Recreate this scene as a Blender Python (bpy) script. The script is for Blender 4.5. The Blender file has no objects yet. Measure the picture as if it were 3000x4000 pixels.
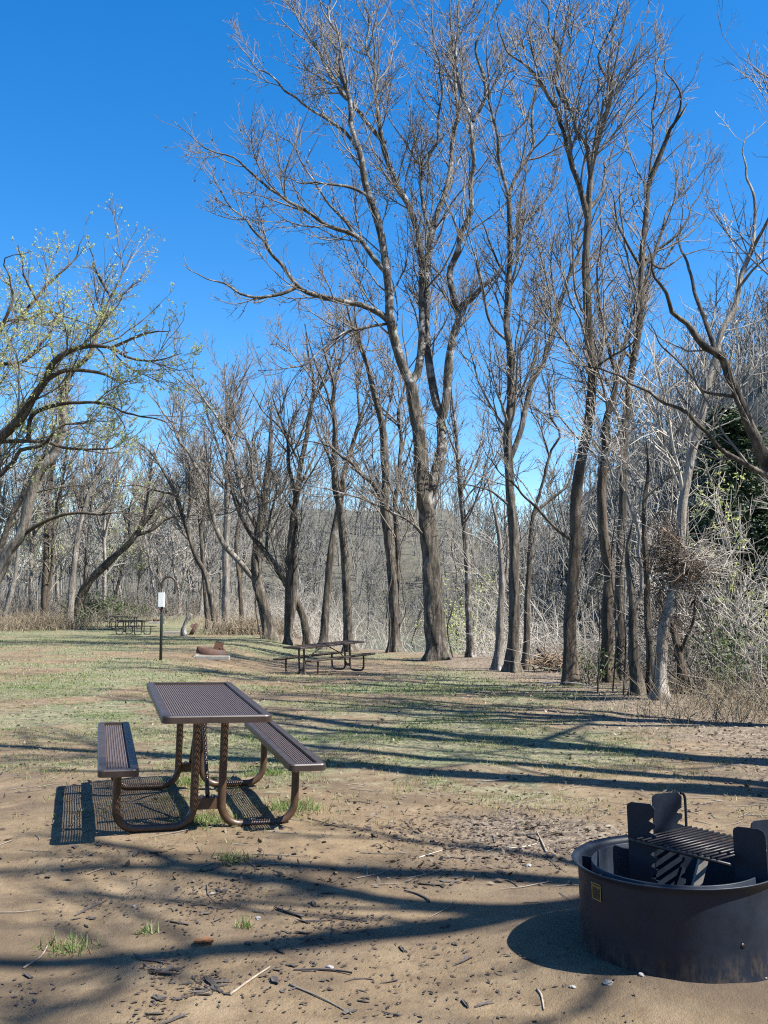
import bpy, bmesh, math, random
import numpy as np
from mathutils import Vector, Matrix

rng = np.random.default_rng(11)
random.seed(11)
S = bpy.context.scene
COL = S.collection

# ------------------------------------------------------------------ camera
FPX, HORIZ, CAMH = 2000.0, 1300.0, 1.48          # in a 1659 x 2212 picture frame
PITCH = math.atan((HORIZ - 1106.0) / FPX)
cam = bpy.data.cameras.new('camera')
cam.sensor_fit = 'VERTICAL'
cam.sensor_height = 36.0
cam.lens = 36.0 * FPX / 2212.0
cam.clip_start = 0.05
cam.clip_end = 5000
camo = bpy.data.objects.new('camera', cam)
COL.objects.link(camo)
camo.location = (0, 0, CAMH)
camo.rotation_euler = (math.pi / 2 + PITCH, 0, 0)
S.camera = camo

# ------------------------------------------------------------------ light
SUNV = Vector((0.70, -0.28, 1.0)).normalized()      # direction towards the sun
SUN_EL = math.asin(SUNV.z)
world = bpy.data.worlds.new('World')
S.world = world
world.use_nodes = True
wn = world.node_tree.nodes
wl = world.node_tree.links
wn.clear()
wo = wn.new('ShaderNodeOutputWorld')
bg = wn.new('ShaderNodeBackground')
sky = wn.new('ShaderNodeTexSky')
sky.sky_type = 'NISHITA'
sky.sun_disc = False
sky.sun_elevation = SUN_EL
sky.sun_rotation = math.atan2(SUNV.x, SUNV.y)
sky.altitude = 200
sky.air_density = 1.0
sky.dust_density = 0.35
sky.ozone_density = 2.4
hs = wn.new('ShaderNodeHueSaturation')
hs.inputs['Saturation'].default_value = 1.42
hs.inputs['Hue'].default_value = 0.503
hs.inputs['Value'].default_value = 1.0
wl.new(sky.outputs[0], hs.inputs['Color'])
wl.new(hs.outputs[0], bg.inputs['Color'])
bg.inputs['Strength'].default_value = 0.084
wl.new(bg.outputs[0], wo.inputs['Surface'])
sun = bpy.data.lights.new('sun', 'SUN')
sun.energy = 5.0
sun.angle = math.radians(0.53)
sun.color = (1.0, 0.95, 0.87)
suno = bpy.data.objects.new('sun', sun)
COL.objects.link(suno)
suno.rotation_euler = SUNV.to_track_quat('Z', 'Y').to_euler()
suno.location = (20, -10, 40)
S.view_settings.view_transform = 'Standard'
S.view_settings.look = 'None'
S.view_settings.exposure = 1.5
S.view_settings.gamma = 1.0
S.cycles.use_denoising = False
S.cycles.filter_width = 1.15
S.view_settings.use_curve_mapping = False

# ------------------------------------------------------------------ helpers: noise, terrain, picture-to-place
def sst(v, a, b):
    t = np.clip((np.asarray(v, float) - a) / (b - a), 0, 1)
    return t * t * (3 - 2 * t)

_LAT = np.random.default_rng(5).random((256, 256))
def vnoise(x, y, sc):
    x = np.asarray(x, float) * sc + 57.3; y = np.asarray(y, float) * sc + 31.7
    xi = np.floor(x).astype(int); yi = np.floor(y).astype(int)
    fx = x - xi; fy = y - yi
    fx = fx * fx * (3 - 2 * fx); fy = fy * fy * (3 - 2 * fy)
    g = lambda i, j: _LAT[(xi + i) % 256, (yi + j) % 256]
    return (g(0,0)*(1-fx)+g(1,0)*fx)*(1-fy) + (g(0,1)*(1-fx)+g(1,1)*fx)*fy
def fbm(x, y, sc, o=4):
    r = 0; a = .5
    for k in range(o):
        r = r + a * vnoise(x + 13*k, y - 7*k, sc * 2**k); a *= .5
    return r / (1 - .5**o)

BANK = np.array([(7.5,-40),(6.6,-5),(5.6,4),(5.0,9),(4.95,11),(5.45,14),(5.85,17),(5.5,20.5),(4.8,25),(4.2,29),(3.3,33.5),(.8,38.5),
                 (-3.5,46),(-9,60),(-13,75),(-18,95),(-30,140),(-60,230),(-120,400)], float)
def bank_s(x, y):
    """distance past the top of the river bank, positive towards the river"""
    x = np.asarray(x, float); y = np.asarray(y, float)
    best = np.full(x.shape, 1e9); sg = np.zeros(x.shape)
    for (ax, ay), (bx, by) in zip(BANK[:-1], BANK[1:]):
        dx, dy = bx-ax, by-ay; L2 = dx*dx+dy*dy
        t = np.clip(((x-ax)*dx+(y-ay)*dy)/L2, 0, 1)
        d = np.hypot(x-ax-t*dx, y-ay-t*dy)
        cr = (x-ax)*dy-(y-ay)*dx
        m = d < best
        best = np.where(m, d, best); sg = np.where(m, np.sign(cr), sg)
    return best*sg
def gz(x, y):
    x = np.asarray(x, float); y = np.asarray(y, float)
    z = -.44*sst(y, 9, 31)*(1-sst(-x, 2.2, 6.0)) - .25*sst(y, 30, 45)*(1-sst(y, 55, 75)) + .35*sst(y, 55, 80)
    z = z + (fbm(x, y, .35, 3)-.5)*.10*sst(y, 5, 12)
    z = z + (fbm(x, y, 1.7, 3)-.5)*.045
    z = z + .055*np.exp(-((x+1.3)/1.25)**4-((y-6.6)/1.45)**4)
    z = z + .055*np.exp(-((np.hypot(x-1.235, y-4.02)/.75)**4))
    s = bank_s(x, y)
    z = z + .10*np.exp(-((s+1.0)/1.2)**2)*sst(y, 25, 31)*(1-sst(y, 40, 48))
    z = z - 2.6*sst(s, -.3, 6.5) - .8*sst(s, 7, 12)
    r = np.hypot(x, y); th = np.arctan2(x, y)
    hm = 9 + 11*sst(th, -.35, -.05) + 12*sst(th, .08, .42) + (fbm(x, y, .018, 3)-.5)*6
    wd = 110 - 50*sst(th, .05, .40)
    f0 = 29 - 13*sst(th, .08, .26)
    far = sst(s, f0, f0 + wd)
    z = z + 1.6*sst(s, f0-3, f0+3) + hm*1.15*far
    rb = sst(r, 98, 185)*(1-sst(th, .06, .16))
    z = z*(1-rb)+rb*(7.5+12*sst(th, -.36, -.10)+(fbm(x, y, .02, 3)-.5)*5)
    return z
def gz1(x, y): return float(gz(np.array([x]), np.array([y]))[0])

_c, _s = math.cos(PITCH), math.sin(PITCH)
def ray(px, py):
    u = (px-829.5)/FPX; v = (1106-py)/FPX
    return np.array([u, _c-v*_s, _s+v*_c])
def W(px, py, D):
    r = ray(px, py)
    return np.array([0, 0, CAMH]) + r*(D/r[1])
def G(px, py):
    """where the sight line through a picture point meets the ground"""
    r = ray(px, py); ds = np.geomspace(2.5, 160, 1500)
    P = r[None]*(ds/r[1])[:, None]
    dz = CAMH+P[:, 2]-gz(P[:, 0], P[:, 1])
    i = int(np.argmax(dz < 0)) if (dz < 0).any() else len(ds)-1
    x, y = float(P[i, 0]), float(P[i, 1])
    return np.array([x, y, gz1(x, y)])

# ------------------------------------------------------------------ helpers: objects
def tag(o, label=None, cat=None, group=None, kind=None):
    if label: o['label'] = label
    if cat: o['category'] = cat
    if group: o['group'] = group
    if kind: o['kind'] = kind
    return o
def empty(name, loc, rot=(0, 0, 0)):
    o = bpy.data.objects.new(name, None)
    o.empty_display_size = .2
    COL.objects.link(o)
    o.location = loc; o.rotation_euler = rot
    return o
def link_mesh(name, me, mat, parent=None):
    if mat and not me.materials: me.materials.append(mat)
    o = bpy.data.objects.new(name, me)
    COL.objects.link(o)
    if parent: o.parent = parent
    return o
def copy_tree(o, parent=None):
    c = o.copy(); COL.objects.link(c); c.parent = parent
    for ch in list(o.children): copy_tree(ch, c)
    return c

class MB:
    """collects vertices and faces with numpy and builds one mesh"""
    def __init__(s): s.v = []; s.q = []; s.t = []; s.qa = []; s.ta = []; s.n = 0
    def add(s, v, q=None, t=None, a=0.0):
        v = np.asarray(v, float).reshape(-1, 3)
        if q is not None and len(q):
            q = np.asarray(q)+s.n; s.q.append(q)
            s.qa.append(np.broadcast_to(np.asarray(a, float), (len(q),)))
        if t is not None and len(t):
            t = np.asarray(t)+s.n; s.t.append(t)
            s.ta.append(np.broadcast_to(np.asarray(a, float), (len(t),)))
        s.v.append(v); s.n += len(v)
        return s
    def tubes(s, P, R, sides, a=0.0, wob=0.0, cap=False, lobe=None):
        P = np.asarray(P, float); R = np.asarray(R, float)
        if P.ndim == 2: P = P[None]; R = R[None]
        N, K = R.shape
        if N == 0: return s
        T = np.empty_like(P)
        T[:, 1:-1] = P[:, 2:]-P[:, :-2]; T[:, 0] = P[:, 1]-P[:, 0]; T[:, -1] = P[:, -1]-P[:, -2]
        T /= np.linalg.norm(T, axis=2, keepdims=True)+1e-12
        m = T.mean(1); ref = np.eye(3)[np.abs(m).argmin(1)]
        U = ref[:, None]-(T*ref[:, None]).sum(2, keepdims=True)*T
        U /= np.linalg.norm(U, axis=2, keepdims=True)+1e-12
        V = np.cross(T, U)
        an = np.arange(sides)*2*math.pi/sides
        RR = R[:, :, None]*np.ones(sides)
        if wob:
            k = np.arange(K)[None, :, None]
            ph = rng.random((N, 1, sides))*6.28
            RR = RR*(1+wob*np.sin(ph+k*.55)+wob*.7*(rng.random((N, K, sides))-.5))
        if lobe is not None: RR = RR*(1+np.asarray(lobe)[None, :, None]*(np.sin(4*an+rng.random()*6)+.6*np.sin(7*an+rng.random()*6))[None, None])
        v = P[:, :, None]+RR[..., None]*(np.cos(an)[:, None]*U[:, :, None]+np.sin(an)[:, None]*V[:, :, None])
        b = (np.arange(N)*K*sides)[:, None, None]+(np.arange(K-1)*sides)[None, :, None]
        j = np.arange(sides)[None, None]; j2 = (j+1) % sides
        q = np.stack([b+j, b+j2, b+sides+j2, b+sides+j], -1).reshape(-1, 4)
        a = np.asarray(a, float)
        if a.ndim: a = np.repeat(a, (K-1)*sides)
        base = s.n
        s.add(v, q, None, a)
        if cap:
            for n in range(N):
                for kk in (0, K-1):
                    c = P[n, kk]; i0 = base+n*K*sides+kk*sides
                    s.v.append(c[None]); ci = s.n; s.n += 1
                    jj = np.arange(sides)
                    t = np.stack([i0+jj, i0+(jj+1) % sides, np.full(sides, ci)], 1)
                    if kk == 0: t = t[:, ::-1]
                    s.t.append(t); s.ta.append(np.zeros(sides))
        return s
    def box(s, c, d, R=None):
        c = np.asarray(c, float); d = np.asarray(d, float)/2
        v = np.array([(x, y, z) for x in (-1, 1) for y in (-1, 1) for z in (-1, 1)], float)*d
        if R is not None: v = v@np.asarray(R).T
        return s.add(v+c, [(0,1,3,2),(4,6,7,5),(0,4,5,1),(2,3,7,6),(0,2,6,4),(1,5,7,3)])
    def mesh(s, name, smooth=True, off=None, attr=None):
        v = np.concatenate(s.v) if s.v else np.zeros((0, 3))
        if off is not None: v = v-np.asarray(off)
        q = np.concatenate(s.q) if s.q else np.zeros((0, 4), int)
        t = np.concatenate(s.t) if s.t else np.zeros((0, 3), int)
        me = bpy.data.meshes.new(name)
        me.vertices.add(len(v)); me.vertices.foreach_set('co', v.astype(np.float32).ravel())
        nl = len(q)*4+len(t)*3
        me.loops.add(nl)
        me.loops.foreach_set('vertex_index', np.concatenate([q.ravel(), t.ravel()]).astype(np.int32))
        me.polygons.add(len(q)+len(t))
        st = np.concatenate([np.arange(len(q))*4, len(q)*4+np.arange(len(t))*3]).astype(np.int32)
        me.polygons.foreach_set('loop_start', st)
        me.polygons.foreach_set('use_smooth', np.full(len(st), smooth))
        if attr:
            at = me.attributes.new(attr, 'FLOAT', 'FACE')
            al = np.concatenate((s.qa or [np.zeros(0)])+(s.ta or [np.zeros(0)]))
            at.data.foreach_set('value', al.astype(np.float32))
        me.update(calc_edges=True)
        return me
    def obj(s, name, mat, parent=None, smooth=True, off=None, attr=None):
        return link_mesh(name, s.mesh(name, smooth, off, attr), mat, parent)

def bm_obj(name, bm, mat, parent=None, smooth=False, bevel=0.0):
    if bevel:
        bmesh.ops.bevel(bm, geom=bm.edges[:], offset=bevel, segments=2, affect='EDGES', profile=.6)
    me = bpy.data.meshes.new(name); bm.to_mesh(me); bm.free()
    if smooth: me.polygons.foreach_set('use_smooth', [True]*len(me.polygons))
    return link_mesh(name, me, mat, parent)
def prism(pts, depth):
    """bmesh slab from a 2-d outline in x-z, thickness along y, centred"""
    bm = bmesh.new()
    vs = [bm.verts.new((x, -depth/2, z)) for x, z in pts]
    f = bm.faces.new(vs)
    r = bmesh.ops.extrude_face_region(bm, geom=[f])
    bmesh.ops.translate(bm, verts=[g for g in r['geom'] if isinstance(g, bmesh.types.BMVert)], vec=(0, depth, 0))
    bmesh.ops.recalc_face_normals(bm, faces=bm.faces[:])
    return bm

# ------------------------------------------------------------------ materials
def new_mat(name):
    m = bpy.data.materials.new(name); m.use_nodes = True
    nt = m.node_tree; b = nt.nodes['Principled BSDF']
    return m, nt, b
def nd(nt, t, **kw):
    n = nt.nodes.new(t)
    for k, v in kw.items(): setattr(n, k, v)
    return n
def noise(nt, vec, scale, detail=4, rough=.6):
    n = nd(nt, 'ShaderNodeTexNoise'); n.inputs['Scale'].default_value = scale
    n.inputs['Detail'].default_value = detail; n.inputs['Roughness'].default_value = rough
    if vec is not None: nt.links.new(vec, n.inputs['Vector'])
    return n.outputs['Fac']
def ramp(nt, fac, stops):
    r = nd(nt, 'ShaderNodeValToRGB'); e = r.color_ramp.elements
    while len(e) < len(stops): e.new(.5)
    for i, (p, c) in enumerate(stops):
        e[i].position = p; e[i].color = (*c, 1) if len(c) == 3 else c
    nt.links.new(fac, r.inputs[0]); return r.outputs[0]
def mixc(nt, fac, a, b):
    m = nd(nt, 'ShaderNodeMix', data_type='RGBA')
    for val, k in ((fac, 0), (a, 6), (b, 7)):
        if hasattr(val, 'is_output'): nt.links.new(val, m.inputs[k])
        elif k == 0: m.inputs[0].default_value = val
        else: m.inputs[k].default_value = (*val, 1)
    return m.outputs[2]
def mth(nt, op, a, b=None, clamp=False):
    m = nd(nt, 'ShaderNodeMath', operation=op); m.use_clamp = clamp
    for i, v in enumerate((a, b)):
        if v is None: continue
        if hasattr(v, 'is_output'): nt.links.new(v, m.inputs[i])
        else: m.inputs[i].default_value = v
    return m.outputs[0]
def coords(nt, kind='Object', sc=(1, 1, 1)):
    t = nd(nt, 'ShaderNodeTexCoord'); mp = nd(nt, 'ShaderNodeMapping')
    mp.inputs['Scale'].default_value = sc
    nt.links.new(t.outputs[kind], mp.inputs['Vector']); return mp.outputs[0]
def bump(nt, b, h, strength, dist):
    n = nd(nt, 'ShaderNodeBump'); n.inputs['Strength'].default_value = strength
    n.inputs['Distance'].default_value = dist
    nt.links.new(h, n.inputs['Height']); nt.links.new(n.outputs[0], b.inputs['Normal'])
def bark_mat(name, dark, mid, lite, patch, patch_amt, pscale=3.0, rough=.9, moss=0.0):
    m, nt, b = new_mat(name)
    v = coords(nt, 'Object', (6.5, 6.5, 1.1)); v2 = coords(nt, 'Object', (1, 1, 1))
    n1 = noise(nt, v, 1.6, 6, .7); n2 = noise(nt, v2, pscale, 4, .65)
    col = ramp(nt, n1, [(.36, dark), (.50, mid), (.66, lite)])
    pm = ramp(nt, n2, [(max(0.02, .62-patch_amt*.5), (0, 0, 0)), (min(.98, .74-patch_amt*.4), (1, 1, 1))])
    col = mixc(nt, mth(nt, 'MULTIPLY', pm, .85), col, patch)
    n4 = noise(nt, coords(nt, 'Object', (1, 1, .45)), 2.6, 5, .7)
    col = mixc(nt, ramp(nt, n4, [(.36, (.75,)*3), (.56, (0, 0, 0))]), col, dark)
    if moss:
        n3 = noise(nt, v2, 1.1, 3, .6)
        mm = ramp(nt, n3, [(.55, (0, 0, 0)), (.68, (1, 1, 1))])
        col = mixc(nt, mth(nt, 'MULTIPLY', mm, moss), col, (.10, .11, .03))
    nt.links.new(col, b.inputs['Base Color']); b.inputs['Roughness'].default_value = rough
    bump(nt, b, mth(nt, 'ADD', n1, mth(nt, 'MULTIPLY', n4, .8)), 1.0, .06)
    return m
def leaf_mat(name, a, c, attr='tint', rough=.6, trans=.25):
    m, nt, b = new_mat(name)
    at = nd(nt, 'ShaderNodeAttribute', attribute_name=attr)
    mid = tuple((p+q)/2 for p, q in zip(a, c))
    col = ramp(nt, at.outputs['Fac'], [(0, a), (.5, mid), (1, c)])
    nt.links.new(col, b.inputs['Base Color']); b.inputs['Roughness'].default_value = rough
    if trans:
        tr = nd(nt, 'ShaderNodeBsdfTranslucent'); nt.links.new(col, tr.inputs['Color'])
        mx = nd(nt, 'ShaderNodeMixShader'); mx.inputs[0].default_value = trans
        out = nt.nodes['Material Output']
        nt.links.new(b.outputs[0], mx.inputs[1]); nt.links.new(tr.outputs[0], mx.inputs[2])
        nt.links.new(mx.outputs[0], out.inputs['Surface'])
    return m
def plain_mat(name, c1, c2, scale=6, rough=.7, metal=0.0, bmp=.3, bdist=.004, c3=None, p3=.6, sc=(1, 1, 1)):
    m, nt, b = new_mat(name); v = coords(nt, 'Object', sc)
    n1 = noise(nt, v, scale, 5, .65)
    col = ramp(nt, n1, [(.3, c1), (.7, c2)])
    if c3:
        n2 = noise(nt, v, scale*.37, 4, .7)
        col = mixc(nt, ramp(nt, n2, [(p3, (0, 0, 0)), (p3+.1, (1, 1, 1))]), col, c3)
    nt.links.new(col, b.inputs['Base Color'])
    b.inputs['Roughness'].default_value = rough; b.inputs['Metallic'].default_value = metal
    bump(nt, b, n1, bmp, bdist)
    return m

M = {}
M['bark'] = bark_mat('bark_brown', (.020,.016,.012), (.092,.076,.058), (.23,.196,.155), (.30,.28,.25), .10, 2.5, moss=.25)
M['bark_limb'] = bark_mat('bark_limb_mottled', (.035,.029,.023), (.105,.088,.07), (.21,.185,.155), (.55,.53,.50), .24, 3.0, moss=.3)
M['bark_grey'] = bark_mat('bark_grey', (.10,.085,.07), (.22,.195,.165), (.36,.33,.29), (.46,.44,.41), .18, 1.8)
M['bark_dark'] = bark_mat('bark_dark', (.035,.026,.018), (.095,.072,.05), (.18,.14,.10), (.24,.21,.17), .05, 2.5, moss=.35)
M['bark_pale'] = bark_mat('bark_pale', (.17,.145,.115), (.34,.31,.27), (.52,.49,.45), (.15,.12,.09), .22, 2.8, rough=.75)
M['twig'] = plain_mat('twig_tan', (.10,.085,.07), (.27,.24,.20), 3, .75, bmp=.1)
M['twig_pale'] = plain_mat('twig_pale', (.32,.29,.245), (.54,.50,.44), 3, .7, bmp=.1)
M['twig_wood'] = plain_mat('twig_wood', (.19,.18,.16), (.36,.345,.315), 1.0, .85, bmp=.05)
M['twig_far'] = plain_mat('twig_far', (.12,.117,.105), (.26,.252,.232), .4, .85, bmp=.05)
M['deadwood'] = plain_mat('dead_wood', (.16,.10,.06), (.36,.27,.18), 9, .9, bmp=.4, sc=(1, 1, .3))
M['jam'] = plain_mat('flood_debris', (.05,.036,.026), (.17,.13,.095), 5, .95, bmp=.3)
M['bud'] = leaf_mat('bud_olive', (.09,.055,.03), (.24,.20,.08), trans=.1)
M['spring_leaf'] = leaf_mat('spring_leaf', (.46,.52,.15), (.70,.74,.32), trans=.5)
M['shrub_leaf'] = leaf_mat('shrub_leaf', (.035,.065,.014), (.13,.18,.045), trans=.3)
M['evergreen_leaf'] = leaf_mat('evergreen_leaf', (.012,.032,.012), (.06,.095,.03), trans=.1)
M['grass'] = leaf_mat('grass_blade', (.075,.16,.022), (.36,.31,.15), trans=.25)
M['dry_grass'] = leaf_mat('dry_grass_stem', (.17,.13,.085), (.36,.30,.20), trans=.2)
M['litter'] = leaf_mat('leaf_litter', (.07,.046,.03), (.36,.30,.21), trans=.15)
M['dark_litter'] = leaf_mat('dark_leaf_litter', (.028,.021,.016), (.20,.15,.10), trans=.05)
M['chip'] = plain_mat('bark_chip', (.030,.026,.024), (.085,.07,.06), 40, .85, bmp=.6)
M['stick'] = plain_mat('stick', (.16,.12,.085), (.38,.32,.25), 30, .8, bmp=.4)
M['stone'] = plain_mat('pale_stone', (.16,.15,.14), (.34,.33,.32), 20, .6, bmp=.3)
M['dead_leaf'] = plain_mat('dead_leaf', (.26,.10,.035), (.42,.19,.07), 30, .6, bmp=.3)
M['coat'] = plain_mat('brown_coated_steel', (.032,.022,.018), (.052,.037,.030), 14, .42, bmp=.12, bdist=.002)
M['mesh_coat'] = plain_mat('brown_coated_mesh', (.085,.066,.064), (.13,.104,.10), 30, .5, bmp=.05)
M['leg_coat'] = plain_mat('brown_leg_paint', (.055,.030,.017), (.095,.055,.032), 22, .38, bmp=.15, bdist=.002, c3=(.28,.21,.14), p3=.72)
M['coat_far'] = plain_mat('dark_brown_coating', (.035,.024,.018), (.062,.042,.03), 10, .5, bmp=.1)
M['coat_green'] = plain_mat('dark_green_coating', (.016,.026,.020), (.03,.045,.036), 10, .5, bmp=.1)
M['bolt'] = plain_mat('zinc_bolt', (.55,.56,.58), (.75,.76,.78), 20, .3, 1.0, bmp=.1)
M['grate'] = plain_mat('burnt_grate_steel', (.010,.010,.013), (.030,.028,.032), 14, .45, .4, bmp=.3, c3=(.10,.045,.022), p3=.60)
M['rust'] = plain_mat('rusty_steel', (.045,.020,.013), (.115,.052,.030), 12, .8, bmp=.4, c3=(.055,.05,.055), p3=.56)
M['white_box'] = plain_mat('white_sign_box', (.72,.76,.72), (.80,.83,.80), 8, .5, bmp=.05)
M['concrete'] = plain_mat('pale_concrete', (.26,.245,.21), (.40,.38,.33), 10, .85, bmp=.3)
M['ash'] = plain_mat('ash_wood', (.24,.22,.20), (.46,.43,.40), 18, .9, bmp=.4, sc=(1, 1, .3))
M['soot'] = plain_mat('ash_floor', (.02,.019,.018), (.07,.065,.06), 14, .95, bmp=.5)
M['yellow'] = plain_mat('yellow_print', (.50,.38,.10), (.60,.46,.14), 20, .5, bmp=0)
M['plate_black'] = plain_mat('black_plate', (.012,.010,.008), (.022,.018,.014), 20, .35, bmp=0)

def ring_mat():
    m, nt, b = new_mat('blackened_steel'); v = coords(nt, 'Object')
    n1 = noise(nt, v, 9, 6, .7); n2 = noise(nt, coords(nt, 'Object', (1, 1, .35)), 38, 3, .7)
    col = ramp(nt, n1, [(.25, (.005, .0085, .015)), (.75, (.012, .019, .033))])  # blue of the reflected sky is put into the base colour
    sep = nd(nt, 'ShaderNodeSeparateXYZ'); nt.links.new(nd(nt, 'ShaderNodeTexCoord').outputs['Object'], sep.inputs[0])
    low = mth(nt, 'SUBTRACT', 1.0, mth(nt, 'DIVIDE', sep.outputs[2], .17), True)     # rain-splashed soil near the foot
    spl = ramp(nt, n2, [(.42, (0, 0, 0)), (.66, (1, 1, 1))])
    k = mth(nt, 'MULTIPLY', mth(nt, 'MULTIPLY', low, spl), .75)
    col = mixc(nt, k, col, (.13, .095, .06))
    nt.links.new(col, b.inputs['Base Color'])
    nt.links.new(ramp(nt, n1, [(.3, (.40,)*3), (.7, (.60,)*3)]), b.inputs['Roughness']); b.inputs['Specular IOR Level'].default_value = .28
    bump(nt, b, n1, .25, .004)
    return m
M['ring'] = ring_mat()

def ground_mat():
    m, nt, b = new_mat('ground_soil_and_grass'); v = coords(nt, 'Object')
    A = lambda n: nd(nt, 'ShaderNodeAttribute', attribute_name=n).outputs['Fac']
    g, l, f, ash = A('grass'), A('litter'), A('far'), A('ash')
    clod = noise(nt, v, 11, 4, .75)
    big = noise(nt, v, .9, 5, .6); med = noise(nt, v, 5.5, 5, .65); fine = noise(nt, v, 42, 4, .7); grit = noise(nt, v, 160, 3, .7)
    soil = ramp(nt, med, [(.25, (.120, .082, .043)), (.55, (.190, .134, .073)), (.8, (.245, .180, .102))])
    soil = mixc(nt, ramp(nt, clod, [(.34, (.55,)*3), (.46, (0, 0, 0))]), soil, (.105, .070, .038))
    soil = mixc(nt, ramp(nt, noise(nt, v, 2.3, 5, .7), [(.50, (0, 0, 0)), (.62, (.5,)*3)]), soil, (.285, .215, .13))
    soil = mixc(nt, ramp(nt, big, [(.47, (0, 0, 0)), (.62, (.7,)*3)]), soil, (.085, .056, .031))
    soil = mixc(nt, ramp(nt, grit, [(.60, (0, 0, 0)), (.74, (.6,)*3)]), soil, (.075, .052, .034))
    turf = ramp(nt, med, [(.34, (.042, .075, .014)), (.47, (.085, .10, .028)), (.58, (.18, .155, .085))])
    turf = mixc(nt, ramp(nt, big, [(.47, (0, 0, 0)), (.60, (.8,)*3)]), turf, (.062, .105, .02))
    turf = mixc(nt, ramp(nt, clod, [(.52, (0, 0, 0)), (.62, (.75,)*3)]), turf, (.25, .22, .145))
    turf = mixc(nt, ramp(nt, clod, [(.36, (.8,)*3), (.45, (0, 0, 0))]), turf, (.030, .034, .012))
    turf = mixc(nt, ramp(nt, fine, [(.46, (0, 0, 0)), (.62, (.8,)*3)]), turf, (.27, .24, .16))
    turf = mixc(nt, ramp(nt, fine, [(.28, (.7,)*3), (.42, (0, 0, 0))]), turf, (.06, .048, .025))
    lit = ramp(nt, fine, [(.30, (.05, .036, .025)), (.50, (.16, .118, .08)), (.66, (.34, .28, .205))])
    lit = mixc(nt, ramp(nt, clod, [(.37, (.8,)*3), (.47, (0, 0, 0))]), lit, (.045, .032, .022))
    lit = mixc(nt, ramp(nt, clod, [(.54, (0, 0, 0)), (.64, (.6,)*3)]), lit, (.36, .305, .225))
    gm = mth(nt, 'ADD', g, mth(nt, 'MULTIPLY', mth(nt, 'SUBTRACT', med, .5), 1.3), True)
    gm = ramp(nt, gm, [(.32, (0, 0, 0)), (.62, (1, 1, 1))])
    lm = mth(nt, 'ADD', l, mth(nt, 'MULTIPLY', mth(nt, 'SUBTRACT', big, .5), 1.2), True)
    lm = ramp(nt, lm, [(.35, (0, 0, 0)), (.75, (.9,)*3)])
    col = mixc(nt, gm, soil, turf)
    col = mixc(nt, lm, col, lit)
    wood = ramp(nt, noise(nt, v, .6, 6, .75), [(.3, (.042, .044, .028)), (.7, (.125, .115, .088))])
    am = mth(nt, 'MULTIPLY', ash, ramp(nt, clod, [(.35, (.35,)*3), (.55, (1, 1, 1))]))
    col = mixc(nt, am, col, (.040, .031, .024))
    col = mixc(nt, f, col, wood)
    nt.links.new(col, b.inputs['Base Color']); b.inputs['Roughness'].default_value = .95
    h = mth(nt, 'ADD', mth(nt, 'MULTIPLY', fine, .6), mth(nt, 'MULTIPLY', grit, .4))
    h = mth(nt, 'ADD', h, mth(nt, 'MULTIPLY', med, .8))
    bump(nt, b, h, .7, .03)
    return m
M['ground'] = ground_mat()
def water_mat():
    m, nt, b = new_mat('river_water'); v = coords(nt, 'Object', (1, .5, 1))
    b.inputs['Base Color'].default_value = (.075, .11, .075, 1); b.inputs['Roughness'].default_value = .08
    b.inputs['IOR'].default_value = 1.33
    bump(nt, b, noise(nt, v, 1.6, 3, .6), .25, .05)
    return m
M['water'] = water_mat()
#PART2
# ------------------------------------------------------------------ ground, river
def axis(lo, hi, fine_lo, fine_hi, step, growth):
    a = list(np.arange(fine_lo, fine_hi+1e-6, step))
    s = step; x = fine_hi
    while x < hi: s *= growth; x += s; a.append(min(x, hi))
    s = step; x = fine_lo; pre = []
    while x > lo: s *= growth; x -= s; pre.append(max(x, lo))
    return np.array(pre[::-1]+a)
gx = axis(-1400, 1400, -4.4, 5.2, .10, 1.045)
gy = axis(-500, 2200, 2.6, 11.5, .10, 1.034)
XX, YY = np.meshgrid(gx, gy, indexing='ij')
ZZ = gz(XX.ravel(), YY.ravel())
nx, ny = XX.shape
ii = (np.arange(nx-1)[:, None]*ny+np.arange(ny-1)[None]).ravel()
gm = MB().add(np.stack([XX.ravel(), YY.ravel(), ZZ], 1), np.stack([ii, ii+ny, ii+ny+1, ii+1], 1))
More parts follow.
